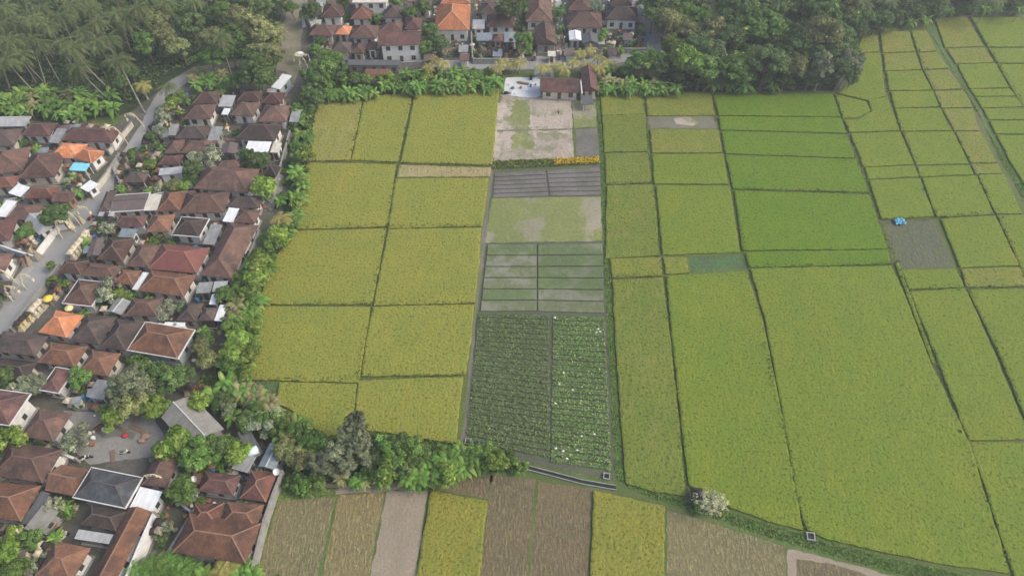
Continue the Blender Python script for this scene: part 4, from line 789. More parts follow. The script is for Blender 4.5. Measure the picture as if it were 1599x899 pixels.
def palm(kind, px, py, s=1.0, dirn=None):
    cm, tm, H = random.choice(PALM[kind]); c = G(px, py, H*s)
    e = empty('coconut_palm' if kind == 'palm' else 'young_palm', (c.x, c.y, 0), random.uniform(0, 6.28), 'palm tree', 'coconut palms' if kind == 'palm' else 'young palms')
    link('trunk', tm, e, (0,0,0), (s,s,s)); cr = link('crown', cm, e, (0,0,H*s), (s**.5,)*3)
    if kind == 'palm': link('coconut_cluster', NUT, cr)
    reg(e, {'palm':'tall coconut palm with bare trunk','yellow':'young yellowish palm','green':'low bright green palm'}[kind], px, py); return e
def banana(px, py, s=1.0, dry=False):
    lv, st, H = random.choice(BAN['bananadry' if dry else 'banana']); c = G(px, py, H*s*.8)
    e = empty('banana_plant', (c.x, c.y, 0), random.uniform(0, 6.28), 'banana plant', 'banana plants'); link('foliage', lv, e, sc=(s,s,s)); link('stem', st, e, sc=(s,s,s))
    reg(e, 'dull yellowing banana plant' if dry else 'green banana plant', px, py); return e
def inpoly(x, y, P_):
    c = False; j = len(P_)-1
    for i in range(len(P_)):
        if (P_[i][1] > y) != (P_[j][1] > y) and x < (P_[j][0]-P_[i][0])*(y-P_[i][1])/(P_[j][1]-P_[i][1])+P_[i][0]: c = not c
        j = i
    return c
def poisson(poly, rmin, rnd, tries=4000, vary=None):
    xs = [p[0] for p in poly]; ys = [p[1] for p in poly]; out = []
    for _ in range(tries):
        x, y = rnd.uniform(min(xs), max(xs)), rnd.uniform(min(ys), max(ys))
        if inpoly(x, y, poly) and all((x-a)**2+((y-b)*1.25)**2 > rmin*rmin for a, b in out): out.append((x, y))
    return out

rnd = random.Random(77)
# --- the broadleaf wood top right of the plain
wood = [(1052,-25),(1352,-25),(1338,12),(1340,44),(1322,70),(1330,104),(1305,116),(1280,116),(1250,112),(1195,122),(1150,126),(1075,112),(1045,98),(1040,60),(1046,20)]
for x, y in poisson(wood, 25, rnd):
    r = rnd.random(); k = 'dark_tree' if r < .3 else 'green_tree' if r < .72 else 'olive_tree' if r < .93 else 'lime_tree'
    if x > 1230 and y > 60: k = 'dark_tree' if r < .7 else 'grey_tree'
    tree(k, x, y, (1.9 if k == 'lime_tree' else 1)*rnd.uniform(.6,1.2)*(1.25 if y < 70 and 1120 < x < 1320 else 1))
tree('lime_tree', 1180, 18, 2.3); tree('lime_tree', 1168, 45, 2.0); tree('lime_tree', 1328, 20, 1.8); tree('green_tree', 1160, 30, 1.3)
for x, y, s in ((1335,108,.55),(1340,95,.5),(1322,122,.5)): tree('dark_tree', x, y, s)
# --- edge of that wood and of the upper hedge
def edge(pts, step, kinds, jit=5, smin=.75, smax=1.1):
    for a, b in zip(pts, pts[1:]):
        L = math.hypot(b[0]-a[0], b[1]-a[1]); n = max(1, int(L/step))
        for i in range(n):
            x, y = lerp(a, b, (i+rnd.random()*.6)/n); x += rnd.uniform(-jit, jit); y += rnd.uniform(-jit, jit)*.7; k = rnd.choice(kinds); s = rnd.uniform(smin, smax)
            if k == 'b': banana(x, y, s)
            elif k == 'd': banana(x, y, s, True)
            elif k == 'y': palm('yellow', x, y, s)
            elif k == 'g': palm('green', x, y, s)
            elif k in ('dark_tree','green_tree','olive_tree','grey_tree'): tree(k, x, y, s*.5)
            else: tree(k, x, y, s)
edge([(1055,130),(1140,132),(1200,134),(1295,130)], 15, ['b','b','dark_tree','dark_shrub','green_tree','olive_tree'], 4)
edge([(938,126),(985,130),(1040,130),(1060,132)], 11, ['b','b','d','b','shrub'], 4)
edge([(935,104),(985,110),(1035,116)], 14, ['b','y','d','green_tree','b'], 4)
edge([(506,142),(560,138),(620,134),(700,128),(776,126)], 11, ['b','b','b','g','shrub'], 4)
edge([(500,124),(566,122)], 13, ['b','dark_shrub','green_tree'], 4); edge([(625,118),(660,114),(720,112),(770,112)], 12, ['b','b','g','dark_shrub'], 4)
for x, y, s in ((505,100,1.0),(488,118,.7),(520,92,.85),(500,128,.8),(486,140,.6),(533,112,.7),(492,150,.55)): tree('dark_tree' if s < .8 else 'green_tree', x, y, s)
for x, y in ((678,92),(668,104),(692,98),(786,96),(776,104),(800,100),(812,96),(845,104),(858,104),(872,102),(880,106),(905,82),(895,96),(922,76),(935,88),(915,100),(928,106),(948,96),(958,100)): palm('yellow', x, y, rnd.uniform(.7, 1.0))
for x, y, k, s in ((688,66,'dark_tree',.6),(672,50,'dark_tree',.7),(664,72,'green_tree',.6),(640,18,'green_tree',.6),(662,10,'dark_tree',.6),(815,66,'green_tree',.75),(795,12,'dark_tree',.95),(812,4,'dark_tree',.8),(812,42,'shrub',1.1),(640,40,'shrub',1.2),
    (488,14,'dark_tree',.7),(478,24,'green_tree',.6),(545,26,'shrub',1.2),(585,32,'shrub',1.5),(590,26,'green_tree',.4),(536,2,'dark_tree',.5),(620,2,'green_tree',.5),(500,64,'dark_tree',.45),(492,76,'green_tree',.5),(935,10,'pale_tree',.9),(930,4,'pale_tree',.8),
    (876,16,'green_tree',.5),(940,60,'lime_tree',.8),(1020,22,'dark_tree',.8),(1028,8,'dark_tree',.9),(1042,28,'green_tree',.8),(1036,40,'green_tree',.7),(1015,-4,'dark_tree',.9),(1000,94,'green_tree',.9),(1018,90,'green_tree',.9),(975,112,'shrub',1.5),(1030,104,'dark_tree',.7)): tree(k, x, y, s)
# --- far hedge of palms along the top right corner
for x, y in poisson([(1345,-25),(1640,-25),(1640,4),(1540,6),(1470,8),(1440,22),(1350,32)], 22, rnd):
    if rnd.random() < .55: tree('dark_tree', x, y, rnd.uniform(.55,.8))
    else: palm('palm', x, y-4, rnd.uniform(.5,.7))
edge([(1345,40),(1440,30),(1480,14),(1520,12),(1600,12)], 16, ['b','g','dark_tree'], 3)
# --- coconut grove, top left
for x, y in ((8,92),(28,38),(6,12),(46,62),(62,14),(30,84),(98,64),(95,26),(74,38),(125,48),(140,14),(112,74),(60,68),(14,62),(130,0),(120,103),(150,34),(180,20),(214,12),(258,4),(184,94),(196,36),(168,60),(150,66),(0,40),(40,-8),(90,-10),(180,-8),(230,-12),(20,-20),(300,0),(342,56),(-14,70),(-20,20),(200,-24),(160,-24),(108,10),(48,30)):
    palm('palm', x, y, rnd.uniform(.75,1.0))
palm('palm', 262, 135, .55); palm('yellow', 222, 132, 1.1); palm('palm', 398, -4, .7)
for x, y in poisson([(-10,-25),(440,-25),(428,20),(420,80),(372,86),(300,92),(270,84),(232,70),(180,60),(60,50),(-10,50)], 31, rnd):
    r = rnd.random()
    if x > 215: tree('olive_tree' if r < .45 else 'dark_tree' if r < .7 else 'green_tree', x, y, rnd.uniform(.7,1.1))
    elif r < .7: tree('dark_tree' if r < .4 else 'olive_tree', x, y, rnd.uniform(.5,.8))
for x, y in poisson([(-5,100),(60,100),(150,96),(235,84),(262,100),(235,128),(180,130),(90,126),(0,122)], 22, rnd): tree(rnd.choice(['dark_shrub','shrub','dark_tree']), x, y, rnd.uniform(.4,.6) if rnd.random() < .4 else rnd.uniform(.8,1.3)*(.5))
for x, y in poisson([(-5,146),(70,140),(170,142),(178,168),(140,178),(60,176),(-5,170)], 16, rnd): banana(x, y, rnd.uniform(.8,1.15), rnd.random() < .15)
for x, y in poisson([(298,112),(350,108),(352,128),(300,134)], 13, rnd): banana(x, y, .85, rnd.random() < .3)
for x, y, k, s in ((398,100,'dark_tree',1.0),(414,118,'dark_tree',.8),(385,116,'dark_tree',.75),(372,128,'green_tree',.6),(425,92,'dark_tree',.6),(360,125,'green_tree',.55),(455,12,'green_tree',.6),(432,46,'olive_tree',.7),(426,66,'olive_tree',.7),(268,158,'lime_tree',1.0),(282,150,'green_tree',.45),(255,178,'pale_tree',.9),(245,205,'pale_tree',.8),(262,168,'olive_tree',.45)): tree(k, x, y, s)
# --- village trees
for x, y, k, s in ((198,600,'grey_tree',1.05),(205,625,'olive_tree',.75),(188,618,'grey_tree',.7),(241,634,'lime_tree',1.15),(178,654,'lime_tree',1.0),(124,588,'green_tree',.55),(118,678,'pale_tree',.85),(110,690,'pale_tree',.7),(18,684,'lime_tree',1.1),(5,676,'lime_tree',.8),
    (272,688,'lime_tree',1.3),(262,700,'lime_tree',1.0),(310,706,'green_tree',.75),(322,698,'green_tree',.6),(296,714,'dark_tree',.5),(356,696,'green_tree',.5),(368,706,'lime_tree',1.1),(344,692,'dark_tree',.5),(282,764,'green_tree',.62),(290,772,'pale_tree',.7),
    (228,578,'dark_tree',.6),(246,584,'dark_tree',.65),(268,590,'dark_tree',.65),(288,584,'dark_tree',.5),(222,560,'shrub',1.4),(310,630,'lime_tree',1.2),(88,330,'dark_tree',.7),(78,338,'dark_tree',.55),(36,363,'green_tree',.5),(44,356,'olive_tree',.4),
    (302,262,'dark_tree',.6),(316,250,'pale_tree',1.1),(334,240,'pale_tree',1.0),(300,248,'pale_tree',.9),(384,242,'dark_tree',.5),(398,246,'dark_tree',.6),(412,248,'dark_tree',.45),(410,291,'lime_tree',1.35),(272,288,'olive_tree',.45),(284,291,'lime_tree',.8),(262,291,'lime_tree',.7),
    (348,458,'dark_tree',.5),(362,460,'green_tree',.5),(372,470,'lime_tree',.8),(172,452,'pale_tree',1.0),(182,458,'lime_tree',.8),(162,470,'dark_shrub',1.2),(256,482,'pale_tree',.8),(204,462,'shrub',1.2),(80,414,'lime_tree',.45),(80,438,'lime_tree',.5),(95,444,'shrub',1.0),
    (168,354,'pale_tree',.7),(246,376,'shrub',1.2),(256,380,'shrub',1.0),(234,258,'lime_tree',.7),(228,250,'shrub',1.1),(208,240,'dark_shrub',1.3),(212,250,'dark_shrub',1.1),(240,225,'dark_shrub',1.2),(235,212,'dark_tree',.4),(8,585,'dark_tree',.45),(30,600,'pale_tree',.8),(48,598,'pale_tree',.9),(14,600,'shrub',1.2),
    (104,178,'lime_tree',.5),(40,225,'shrub',1.0),(52,226,'dark_shrub',1.0),(84,790,'bare_tree',.75),(105,795,'shrub',.9),(98,782,'dark_shrub',1.2),(48,840,'green_tree',.42),(22,836,'lime_tree',.7),(5,858,'lime_tree',1.1),(20,890,'green_tree',.55),(8,905,'green_tree',.6),(36,884,'shrub',1.2),
    (246,812,'shrub',.9),(252,840,'dark_shrub',1.0),(258,826,'pale_tree',.5),(300,762,'dark_shrub',1.2),(445,700,'olive_tree',.55),(430,182,'shrub',.8),(438,205,'shrub',.8),(240,385,'shrub',.8)): tree(k, x, y, s)
# --- hedge between the village and the ripe rice
for x, y in poisson([(462,184),(482,164),(486,205),(480,222),(456,226)], 13, rnd): (banana(x, y, .8) if rnd.random() < .5 else tree('shrub', x, y, 1.2))
for x, y, k, s in ((475,150,'dark_tree',.5),(484,170,'green_tree',.45),(462,170,'green_tree',.45),(470,232,'green_tree',.5),(478,238,'lime_tree',1.0),(466,248,'green_tree',.45)): tree(k, x, y, s)
edge([(462,258),(466,285),(458,318)], 9, ['b','b','b','shrub','dark_shrub'], 6, .8, 1.1)
edge([(446,250),(444,300),(436,330)], 15, ['b','shrub','dark_shrub'], 5, .7, 1)
palm('yellow', 438, 340, 1.25)
for x, y, k, s in ((432,366,'lime_tree',1.1),(440,362,'green_tree',.5),(424,380,'green_tree',.5),(418,372,'green_tree',.45),(452,352,'green_tree',.4),(400,410,'lime_tree',1.2),(392,424,'green_tree',.55),(380,440,'green_tree',.5),(398,440,'lime_tree',1.2),(372,430,'green_tree',.4),(404,396,'green_tree',.5),(388,402,'shrub',1.3),(380,416,'dark_shrub',1.2)): tree(k, x, y, s)
edge([(394,456),(388,480),(378,505)], 8, ['b','b','g','b','lime_tree'], 8, .9, 1.2)
edge([(372,476),(360,500),(352,520)], 10, ['d','b','green_tree','d'], 7, .9, 1.2)
edge([(374,530),(352,555),(368,575)], 8, ['b','lime_tree','green_tree','shrub'], 8, .8, 1.1)
edge([(328,520),(318,550),(330,575)], 10, ['dark_tree','green_tree','dark_shrub','olive_tree'], 8, .8, 1)
edge([(352,596),(384,616),(410,636),(436,660)], 9, ['b','b','green_tree','g','d'], 8, .85, 1.15)
edge([(336,612),(352,636),(378,652),(404,668)], 11, ['green_tree','grey_tree','b','dark_tree'], 7, .8, 1.1)
edge([(392,642),(412,656),(428,664)], 12, ['pale_tree','b','green_tree'], 5, .8, 1.1)
edge([(440,664),(466,676),(496,700)], 9, ['b','b','d','green_tree'], 8, .9, 1.2)
edge([(450,700),(472,716),(500,730)], 13, ['olive_tree','d','grey_tree'], 7, .8, 1.1)
for x, y, s, z in ((556,656,.85,1.25),(540,680,.8,1.1),(528,700,.8,1),(560,690,.85,1.1),(540,720,.75,.9),(572,712,.6,.9),(520,726,.6,.8)): tree('grey_tree', x, y+5, s*.82, z)
for x, y, k, s in ((604,694,'green_tree',.75),(624,686,'dark_tree',.7),(640,698,'green_tree',.8),(618,712,'green_tree',.75),(600,722,'lime_tree',1.2),(650,716,'green_tree',.7),(664,702,'dark_tree',.55),(690,700,'green_tree',.55),(634,726,'dark_tree',.6),(588,728,'green_tree',.5),(610,738,'lime_tree',1.0),(590,706,'dark_tree',.55),(708,716,'dark_tree',.45),(676,718,'green_tree',.5),(572,734,'green_tree',.5)): tree(k, x, y+4, s*(.72 if 'lime' not in k else .85))
edge([(664,728),(690,730),(712,716),(742,710),(768,706)], 8, ['b','b','b','green_tree','g','pale_tree'], 8, .75, 1.05)
for x, y in ((632,744),(640,740),(668,744)): banana(x, y, .65)
for x, y, k, s in ((774,716,'lime_tree',1.0),(792,722,'shrub',1.3),(806,728,'shrub',1.1),(760,722,'green_tree',.4),(745,694,'pale_tree',.5),(460,754,'shrub',1.3),(476,758,'shrub',1.1),(492,752,'shrub',1.1),(450,748,'dark_shrub',1.1)): tree(k, x, y, s)
for x, y in ((215,888),(238,880),(262,876),(285,884),(300,892),(250,895),(278,898)): palm('green', x, y, rnd.uniform(.85,1.1))
for x, y in ((352,880),(345,892)): palm('yellow', x, y, .8)
for x, y in ((320,895),(375,892),(390,896)): banana(x, y, .9)
tree('bare_tree', 1108, 782, 1.1); tree('bare_tree', 1122, 790, .75); tree('shrub', 1085, 793, .7)
# extra growth just outside the frame
for x, y in ((-30,620),(-25,700),(-20,860),(-40,780),(120,930),(250,935),(330,930),(420,935)): tree('green_tree', x, y, .7)

# bananas standing in front of the hedges
edge([(640,742),(668,740),(700,738),(730,726)], 9, ['b','b','b','lime_tree'], 4, .75, 1.0)
edge([(672,722),(700,716),(735,704)], 11, ['b','b'], 5, .9, 1.15)
edge([(600,744),(560,748),(520,748)], 14, ['b','shrub','d'], 4, .6, .8)
edge([(440,676),(470,690),(490,712)], 11, ['b','b','d'], 5, .9, 1.15)
edge([(362,596),(400,622),(432,650),(470,672)], 11, ['b','b','d','b'], 6, .9, 1.15)
edge([(380,588),(384,560),(392,520),(402,480),(398,455)], 10, ['b','lime_tree','b','shrub'], 3, .7, .95)
edge([(404,440),(424,400),(446,360),(462,330),(470,290),(476,258)], 10, ['b','b','shrub','lime_tree'], 3, .65, .9)
edge([(935,136),(1000,137),(1060,138)], 10, ['b','b','g'], 2, .75, .95)
edge([(510,148),(580,144),(640,136),(776,134)], 12, ['b','b','lime_tree'], 2, .7, .9)

# --- undergrowth masses: leaf litter height plants nobody could count
def undergrowth(name, polys, n, hmax, m, size, label, cat='undergrowth', nz=.8):
    Pn = []
    areas = []
    for p in polys:
        W = [G(x, y, 0) for x, y in p]; areas.append((W, abs(sum(W[i].x*W[(i+1)%len(W)].y-W[(i+1)%len(W)].x*W[i].y for i in range(len(W))))/2))
    tot = sum(a for _, a in areas); cen = []
    for W, a in areas:
        k = int(n*a/tot); poly = [(p.x, p.y) for p in W]; xs = [p[0] for p in poly]; ys = [p[1] for p in poly]; got = 0
        while got < k:
            x, y = rnd.uniform(min(xs), max(xs)), rnd.uniform(min(ys), max(ys))
            if not inpoly(x, y, poly): continue
            hh = max(.05, (mnoise.noise(Vector((x*.35, y*.35, 0)))*.9+.45))*hmax; cen.append((x, y, hh*rnd.uniform(.35, 1))); got += 1
    cen = np.array(cen); nor = rng.normal(scale=.55, size=cen.shape)+np.array([0,0,nz]); me = quads_mesh(name, cen, nor, size*rng.uniform(.6,1.3,len(cen)), m)
    o = bpy.data.objects.new(name, me); C.objects.link(o); stuff(o); o['label'] = label; o['category'] = cat; return o
hedge1 = [(480,128),(520,108),(640,116),(788,112),(782,138),(700,136),(580,146),(505,150),(490,190),(482,250),(466,330),(420,390),(402,430),(400,480),(384,550),(390,598),(430,630),(500,688),(600,676),(726,698),(800,722),(812,736),(740,738),(640,752),(530,756),(446,752),(446,735),(424,690),(340,640),(310,596),(350,560),(398,450),(440,340),(462,262),(470,200)]
undergrowth('hedge_undergrowth', [hedge1], 26000, 1.3, LF['mid'], .42, 'dense low green undergrowth filling the hedge beside the ripe rice')
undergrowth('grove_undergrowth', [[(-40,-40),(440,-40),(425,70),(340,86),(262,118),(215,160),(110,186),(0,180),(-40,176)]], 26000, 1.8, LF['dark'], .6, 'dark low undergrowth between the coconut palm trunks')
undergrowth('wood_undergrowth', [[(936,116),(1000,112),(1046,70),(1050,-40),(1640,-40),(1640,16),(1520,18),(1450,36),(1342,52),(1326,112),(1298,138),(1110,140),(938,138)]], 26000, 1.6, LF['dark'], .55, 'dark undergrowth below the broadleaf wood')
M_vg = leaf_mat('verge grass', (.1,.19,.035), (.16,.26,.06), (.22,.27,.08))
undergrowth('verge_grass', [[(934,150),(942,180),(948,300),(952,400),(960,500),(974,752),(962,750),(950,540),(944,400),(938,250),(932,170)],[(976,756),(1075,778),(1140,800),(1260,836),(1380,870),(1600,918),(1600,940),(1420,900),(1290,864),(1200,838),(1080,796),(1000,770)],[(446,756),(530,762),(520,775),(436,780),(400,890),(390,890),(420,800)],[(1448,44),(1478,96),(1524,168),(1562,250),(1604,322),(1604,300),(1556,228),(1510,150),(1470,78)]], 16000, .22, M_vg, .3, 'rough green grass along the ditches and verges', 'grass')
# bund grass: ragged tufts in the gaps between plots
gap = []
def gapline(a, b, w_=.35, dens=7):
    A, B = G(*a), G(*b); L = (B-A).length; n = Vector((-(B-A).y, (B-A).x, 0)).normalized()
    for _ in range(int(L*dens)): p = A.lerp(B, rnd.random())+n*rnd.gauss(0, w_); gap.append((p.x, p.y, rnd.uniform(.1,.75)))
for s in ('624,254 604,355','604,355 582,477','582,477 558,600','558,600 548,670','568,151 546,249','646,141 624,254','478,252 770,260','462,356 753,354','406,476 742,474','388,594 726,586','1004,145 1020,287','1020,287 1034,430','1037,432 1074,770','1113,148 1142,290','1142,290 1168,420','1168,422 1256,828','1302,148 1390,390','1390,390 1458,562','1458,562 1578,893','1372,55 1386,150','1386,150 1460,340','1495,420 1560,550','1560,550 1604,668','1420,48 1468,168','1468,168 1556,336','1556,336 1604,440','1513,28 1600,168','1172,418 1390,413','1147,296 1357,303','945,288 1019,287','952,434 1036,431','1378,344 1556,336','1420,453 1600,449'):
    a, b = [tuple(float(v) for v in p.split(',')) for p in s.split()]; gapline(a, b)
gap = np.array(gap); me = quads_mesh('bund_grass', gap, rng.normal(scale=.7, size=gap.shape)+np.array([0,0,.7]), .28*rng.uniform(.6,1.3,len(gap)), leaf_mat('bund weeds', (.05,.085,.02), (.1,.15,.035), (.17,.18,.06)))
o = bpy.data.objects.new('bund_grass', me); C.objects.link(o); stuff(o); o['label'] = 'ragged grass on the narrow bunds between rice plots'; o['category'] = 'grass'

# --- vegetable rows
M_gbed = ground_mat('planted ridge', (.12,.15,.08), (.16,.19,.1), (.14,.14,.11))
def crop_rows(name, q, n, per_m, leaf, size, h, label, lines=2, white=0, cat='vegetables'):
    A, B, Cc, D = [G(*p) for p in q]; cen, bedp = [], []
    bm = bmesh.new()
    for i in range(n):
        t = (i+.5)/n; a = A.lerp(D, t); b = B.lerp(Cc, t); hw = (D-A).length/n*.42
        d = (b-a).normalized(); nn = Vector((-d.y, d.x, 0))
        vs = [bm.verts.new(p) for p in (a-nn*hw, b-nn*hw, b+nn*hw, a+nn*hw, a-nn*hw*.75+Vector((0,0,.22)), b-nn*hw*.75+Vector((0,0,.22)), b+nn*hw*.75+Vector((0,0,.22)), a+nn*hw*.75+Vector((0,0,.22)))]
        for f in ((4,5,6,7),(0,1,5,4),(1,2,6,5),(2,3,7,6),(3,0,4,7)): bm.faces.new([vs[k] for k in f])
        L = (b-a).length
        for ln in range(lines):
            off = (ln-(lines-1)/2)*hw*1.0; m_ = int(L*per_m)
            for k in range(m_):
                if rnd.random() < .06: continue
                p = a.lerp(b, (k+.5)/m_) + nn*(off+rnd.gauss(0,.05)); vig = .7+.5*mnoise.noise(Vector((p.x*.4, p.y*.4, 3)))+rnd.uniform(-.15,.15)
                for _ in range(5): cen.append((p.x+rnd.gauss(0,.13)*vig, p.y+rnd.gauss(0,.13)*vig, .22+h*vig*rnd.uniform(.3,1)))
    st = bm_obj('garden_row_field', bm, M_gbed); structure(st); st['label'] = 'grey soil ridges under the ' + label; st['category'] = 'garden bed'
    cen = np.array(cen); me = quads_mesh(name, cen, rng.normal(scale=.6, size=cen.shape)+np.array([0,0,.8]), size*rng.uniform(.6,1.3,len(cen)), leaf)
    o = bpy.data.objects.new(name, me); C.objects.link(o); stuff(o); o['label'] = label; o['category'] = cat
M_veg = leaf_mat('vegetable leaves', (.12,.18,.065), (.17,.235,.085), (.27,.31,.13)); M_veg2 = leaf_mat('lettuce leaves', (.13,.24,.06), (.19,.32,.085), (.4,.46,.2))
crop_rows('vegetable_row_foliage', ((748,490),(857,493),(858,716),(729,690)), 25, 3.8, M_veg, .27, .26, 'dark green vegetable rows in the wide garden plot')
crop_rows('vegetable_row_foliage', ((864,494),(943,496),(954,736),(861,722)), 27, 3.4, M_veg2, .27, .26, 'bright green vegetable rows with pale heads')
M_mari = leaf_mat('marigold flowers', (.6,.45,.03), (.7,.5,.04), (.12,.16,.03)); M_mleaf = leaf_mat('marigold leaves', (.09,.15,.03), (.15,.21,.04), (.4,.34,.03))
crop_rows('marigold_foliage', ((772,253),(934,247),(935,258),(770,265)), 3, 3, M_mleaf, .34, .6, 'strip of green marigold plants', cat='flowers')
crop_rows('marigold_flowers_foliage', ((866,250),(934,248),(935,257),(866,260)), 3, 3.2, M_mari, .3, .85, 'orange-yellow marigold blossoms in the flower strip', cat='flowers')
# ================================================================ SMALL THINGS
random.seed(9)
M_shr = [plain_mat('shrine stone', (.36,.31,.24), .9, .35, 3), plain_mat('shrine brick', (.33,.17,.1), .9, .3, 3), plain_mat('shrine pale', (.6,.53,.4), .9, .3, 3)]
M_gold = plain_mat('gilded wood', (.5,.36,.12), .5); M_cloth_y = plain_mat('yellow cloth', (.75,.6,.1), .8); M_cloth_w = plain_mat('white cloth', (.8,.78,.7), .8)
def shrine_proto(mi, roof, tiers, cloth):
    V = {}
    def me(nm, fn, m):
        bm = bmesh.new(); fn(bm); x = bpy.data.meshes.new(nm); bm.to_mesh(x); bm.free(); x.materials.append(m); return x
    def base(bm): bx(bm,-.65,.65,-.65,.65,0,.3); bx(bm,-.5,.5,-.5,.5,.303,.7); bx(bm,-.32,.32,-.32,.32,.703,1.5); bx(bm,-.5,.5,-.5,.5,1.503,1.65)
    def box_(bm): bx(bm,-.4,.4,-.4,.4,1.653,2.2); bx(bm,-.45,-.4,-.45,.45,2.203,2.25)
    def rf(bm):
        z = 2.2
        for t in range(tiers):
            r = .75-.15*t; v = [bm.verts.new(p) for p in ((-r,-r,z),(r,-r,z),(r,r,z),(-r,r,z),(-.08,-.08,z+.55),(.08,-.08,z+.55),(.08,.08,z+.55),(-.08,.08,z+.55))]
            for f in ((3,2,1,0),(4,5,6,7),(0,1,5,4),(1,2,6,5),(2,3,7,6),(3,0,4,7)): bm.faces.new([v[i] for i in f])
            z += .5
        bx(bm,-.07,.07,-.07,.07,z+.05,z+.3)
    def cl(bm): bx(bm,-.36,.36,-.36,.36,.9,1.3)
    return [('base', me('shrine_base', base, M_shr[mi])), ('shrine_box', me('shrine_box', box_, M_gold if cloth else M_wood)), ('roof', me('shrine_roof', rf, roof))] + ([('cloth', me('shrine_cloth', cl, M_cloth_y if cloth == 1 else M_cloth_w))] if cloth else [])
SP = [shrine_proto(0, T['thatch'], 1, 0), shrine_proto(1, T['thatch'], 2, 1), shrine_proto(2, M_shr[2], 1, 2), shrine_proto(0, T['rust'], 1, 0), shrine_proto(2, T['thatch'], 1, 1), shrine_proto(1, M_shr[0], 1, 0)]
SPL = ['grey stone shrine with black thatch','tiered brick shrine with yellow cloth','pale cream shrine with white cloth','stone shrine with rust tiles','cream shrine with yellow cloth','brick shrine with stone cap']
def shrine(px, py, k, s=1.0):
    c = G(px, py, 1.4*s); e = empty('shrine', (c.x, c.y, 0), random.uniform(-.3,.1), 'shrine', 'small garden shrines'); e.scale = (s, s, s)
    for nm, me in SP[k]: link(nm, me, e)
    reg(e, SPL[k], px, py)
rs = random.Random(4)
for x, y in ((112,397),(117,391),(122,385),(127,379),(132,373),(136,366),(30,508),(36,502),(44,494),(52,487),(58,480),(64,474)): shrine(x, y, 2 if rs.random() < .6 else 4, .95)
for poly, n in (([(186,246),(256,240),(246,292),(182,290)],15),([(742,70),(818,70),(818,86),(742,86)],14),([(956,56),(1004,56),(1004,72),(956,72)],13),([(150,340),(182,332),(180,366),(158,362)],6),([(102,256),(134,268),(128,280),(100,276)],4),([(140,198),(156,180),(176,200),(160,226)],4),
        ([(400,270),(414,262),(414,290)],3),([(20,360),(54,372),(48,392),(22,384)],5),([(940,60),(955,52),(952,80)],3),([(505,60),(518,66),(515,92),(495,90)],4),([(288,605),(320,598),(326,612),(290,616)],4),([(240,836),(256,800),(262,850)],3),([(80,440),(100,448),(80,466)],3),([(240,170),(262,182),(258,225),(240,220)],5)):
    for x, y in poisson(poly, 7.5 if n > 8 else 9, rs, 400)[:n]: shrine(x, y, rs.randrange(6), rs.uniform(.75, 1.1))

# penjor: tall bent bamboo poles with hanging plaited ornaments
M_bam = plain_mat('bamboo pale', (.62,.55,.38), .7, .2, 3); M_plait = plain_mat('plaited leaf pale', (.68,.62,.42), .8, .25, 3)
def penjor(px, py, dx, s=1.0):
    c = G(px, py, 0); e = empty('ceremonial_pole', c, 0, 'bamboo pole', 'arched ceremonial bamboo poles')
    pts = [Vector((dx*(t**2.6)*3.2*s, 0, (8.2*t - 2.2*max(0, t-.65)*t*4)*s)) for t in [i/12 for i in range(13)]]
    bm = bmesh.new(); tube(bm, pts, [.14-.006*i for i in range(13)], 6); bm_obj('pole', bm, M_bam, e)
    bm = bmesh.new(); r = random.Random(int(px))
    for i in range(3, 13):
        p = pts[i]
        for k in range(3): beam(bm, p, p+Vector((r.uniform(-.35,.35), r.uniform(-.3,.3), -r.uniform(.3,.9))), .16, .04)
    t = pts[-1]; beam(bm, t, t-Vector((0,0,1.3)), .05); beam(bm, t-Vector((0,0,1.3)), t-Vector((0,0,1.9)),   .6, .2)
    bm_obj('ornament', bm, M_plait, e); reg(e, 'arched pale bamboo ceremonial pole', px+dx*8, py-25)
for x, y, d in ((200,226,-1),(126,352,-1),(130,350,1),(118,362,-1),(42,452,1),(30,446,-1),(20,470,1),(470,112,1),(434,92,-1),(482,112,-1),(98,372,1),(228,205,-1),(270,760,-1)): penjor(x, y, d, 1.0 if y < 400 else .9)

def parasol(px, py, m, ph, h=3.0, r=.9):
    c = G(px, py, h); e = empty('parasol', (c.x, c.y, 0), 0, 'parasol')
    bm = bmesh.new(); tube(bm, [(0,0,0),(0,0,h-.1)], .04, 6); bm_obj('pole', bm, M_bam, e)
    bm = bmesh.new(); n = 12; ap = bm.verts.new((0,0,h+.35)); ring = [bm.verts.new((r*math.cos(2*math.pi*i/n), r*math.sin(2*math.pi*i/n), h-.05)) for i in range(n)]; low = [bm.verts.new((v.co.x, v.co.y, h-.3)) for v in ring]
    for i in range(n): bm.faces.new((ap, ring[i], ring[(i+1) % n])); bm.faces.new((ring[i], low[i], low[(i+1) % n], ring[(i+1) % n]))
    bm_obj('shade', bm, m, e); e['label'] = ph
parasol(74, 465, M_cloth_y, 'yellow ceremonial parasol among the pale roadside shrines', 2.8)
parasol(467, 84, M_cloth_w, 'big white parasol standing at the upper road corner', 3.2, 1.25)
parasol(107, 480, plain_mat('cream cloth', (.75,.68,.35)), 'cream yellow parasol behind the bright orange roof', 2.8, .8)

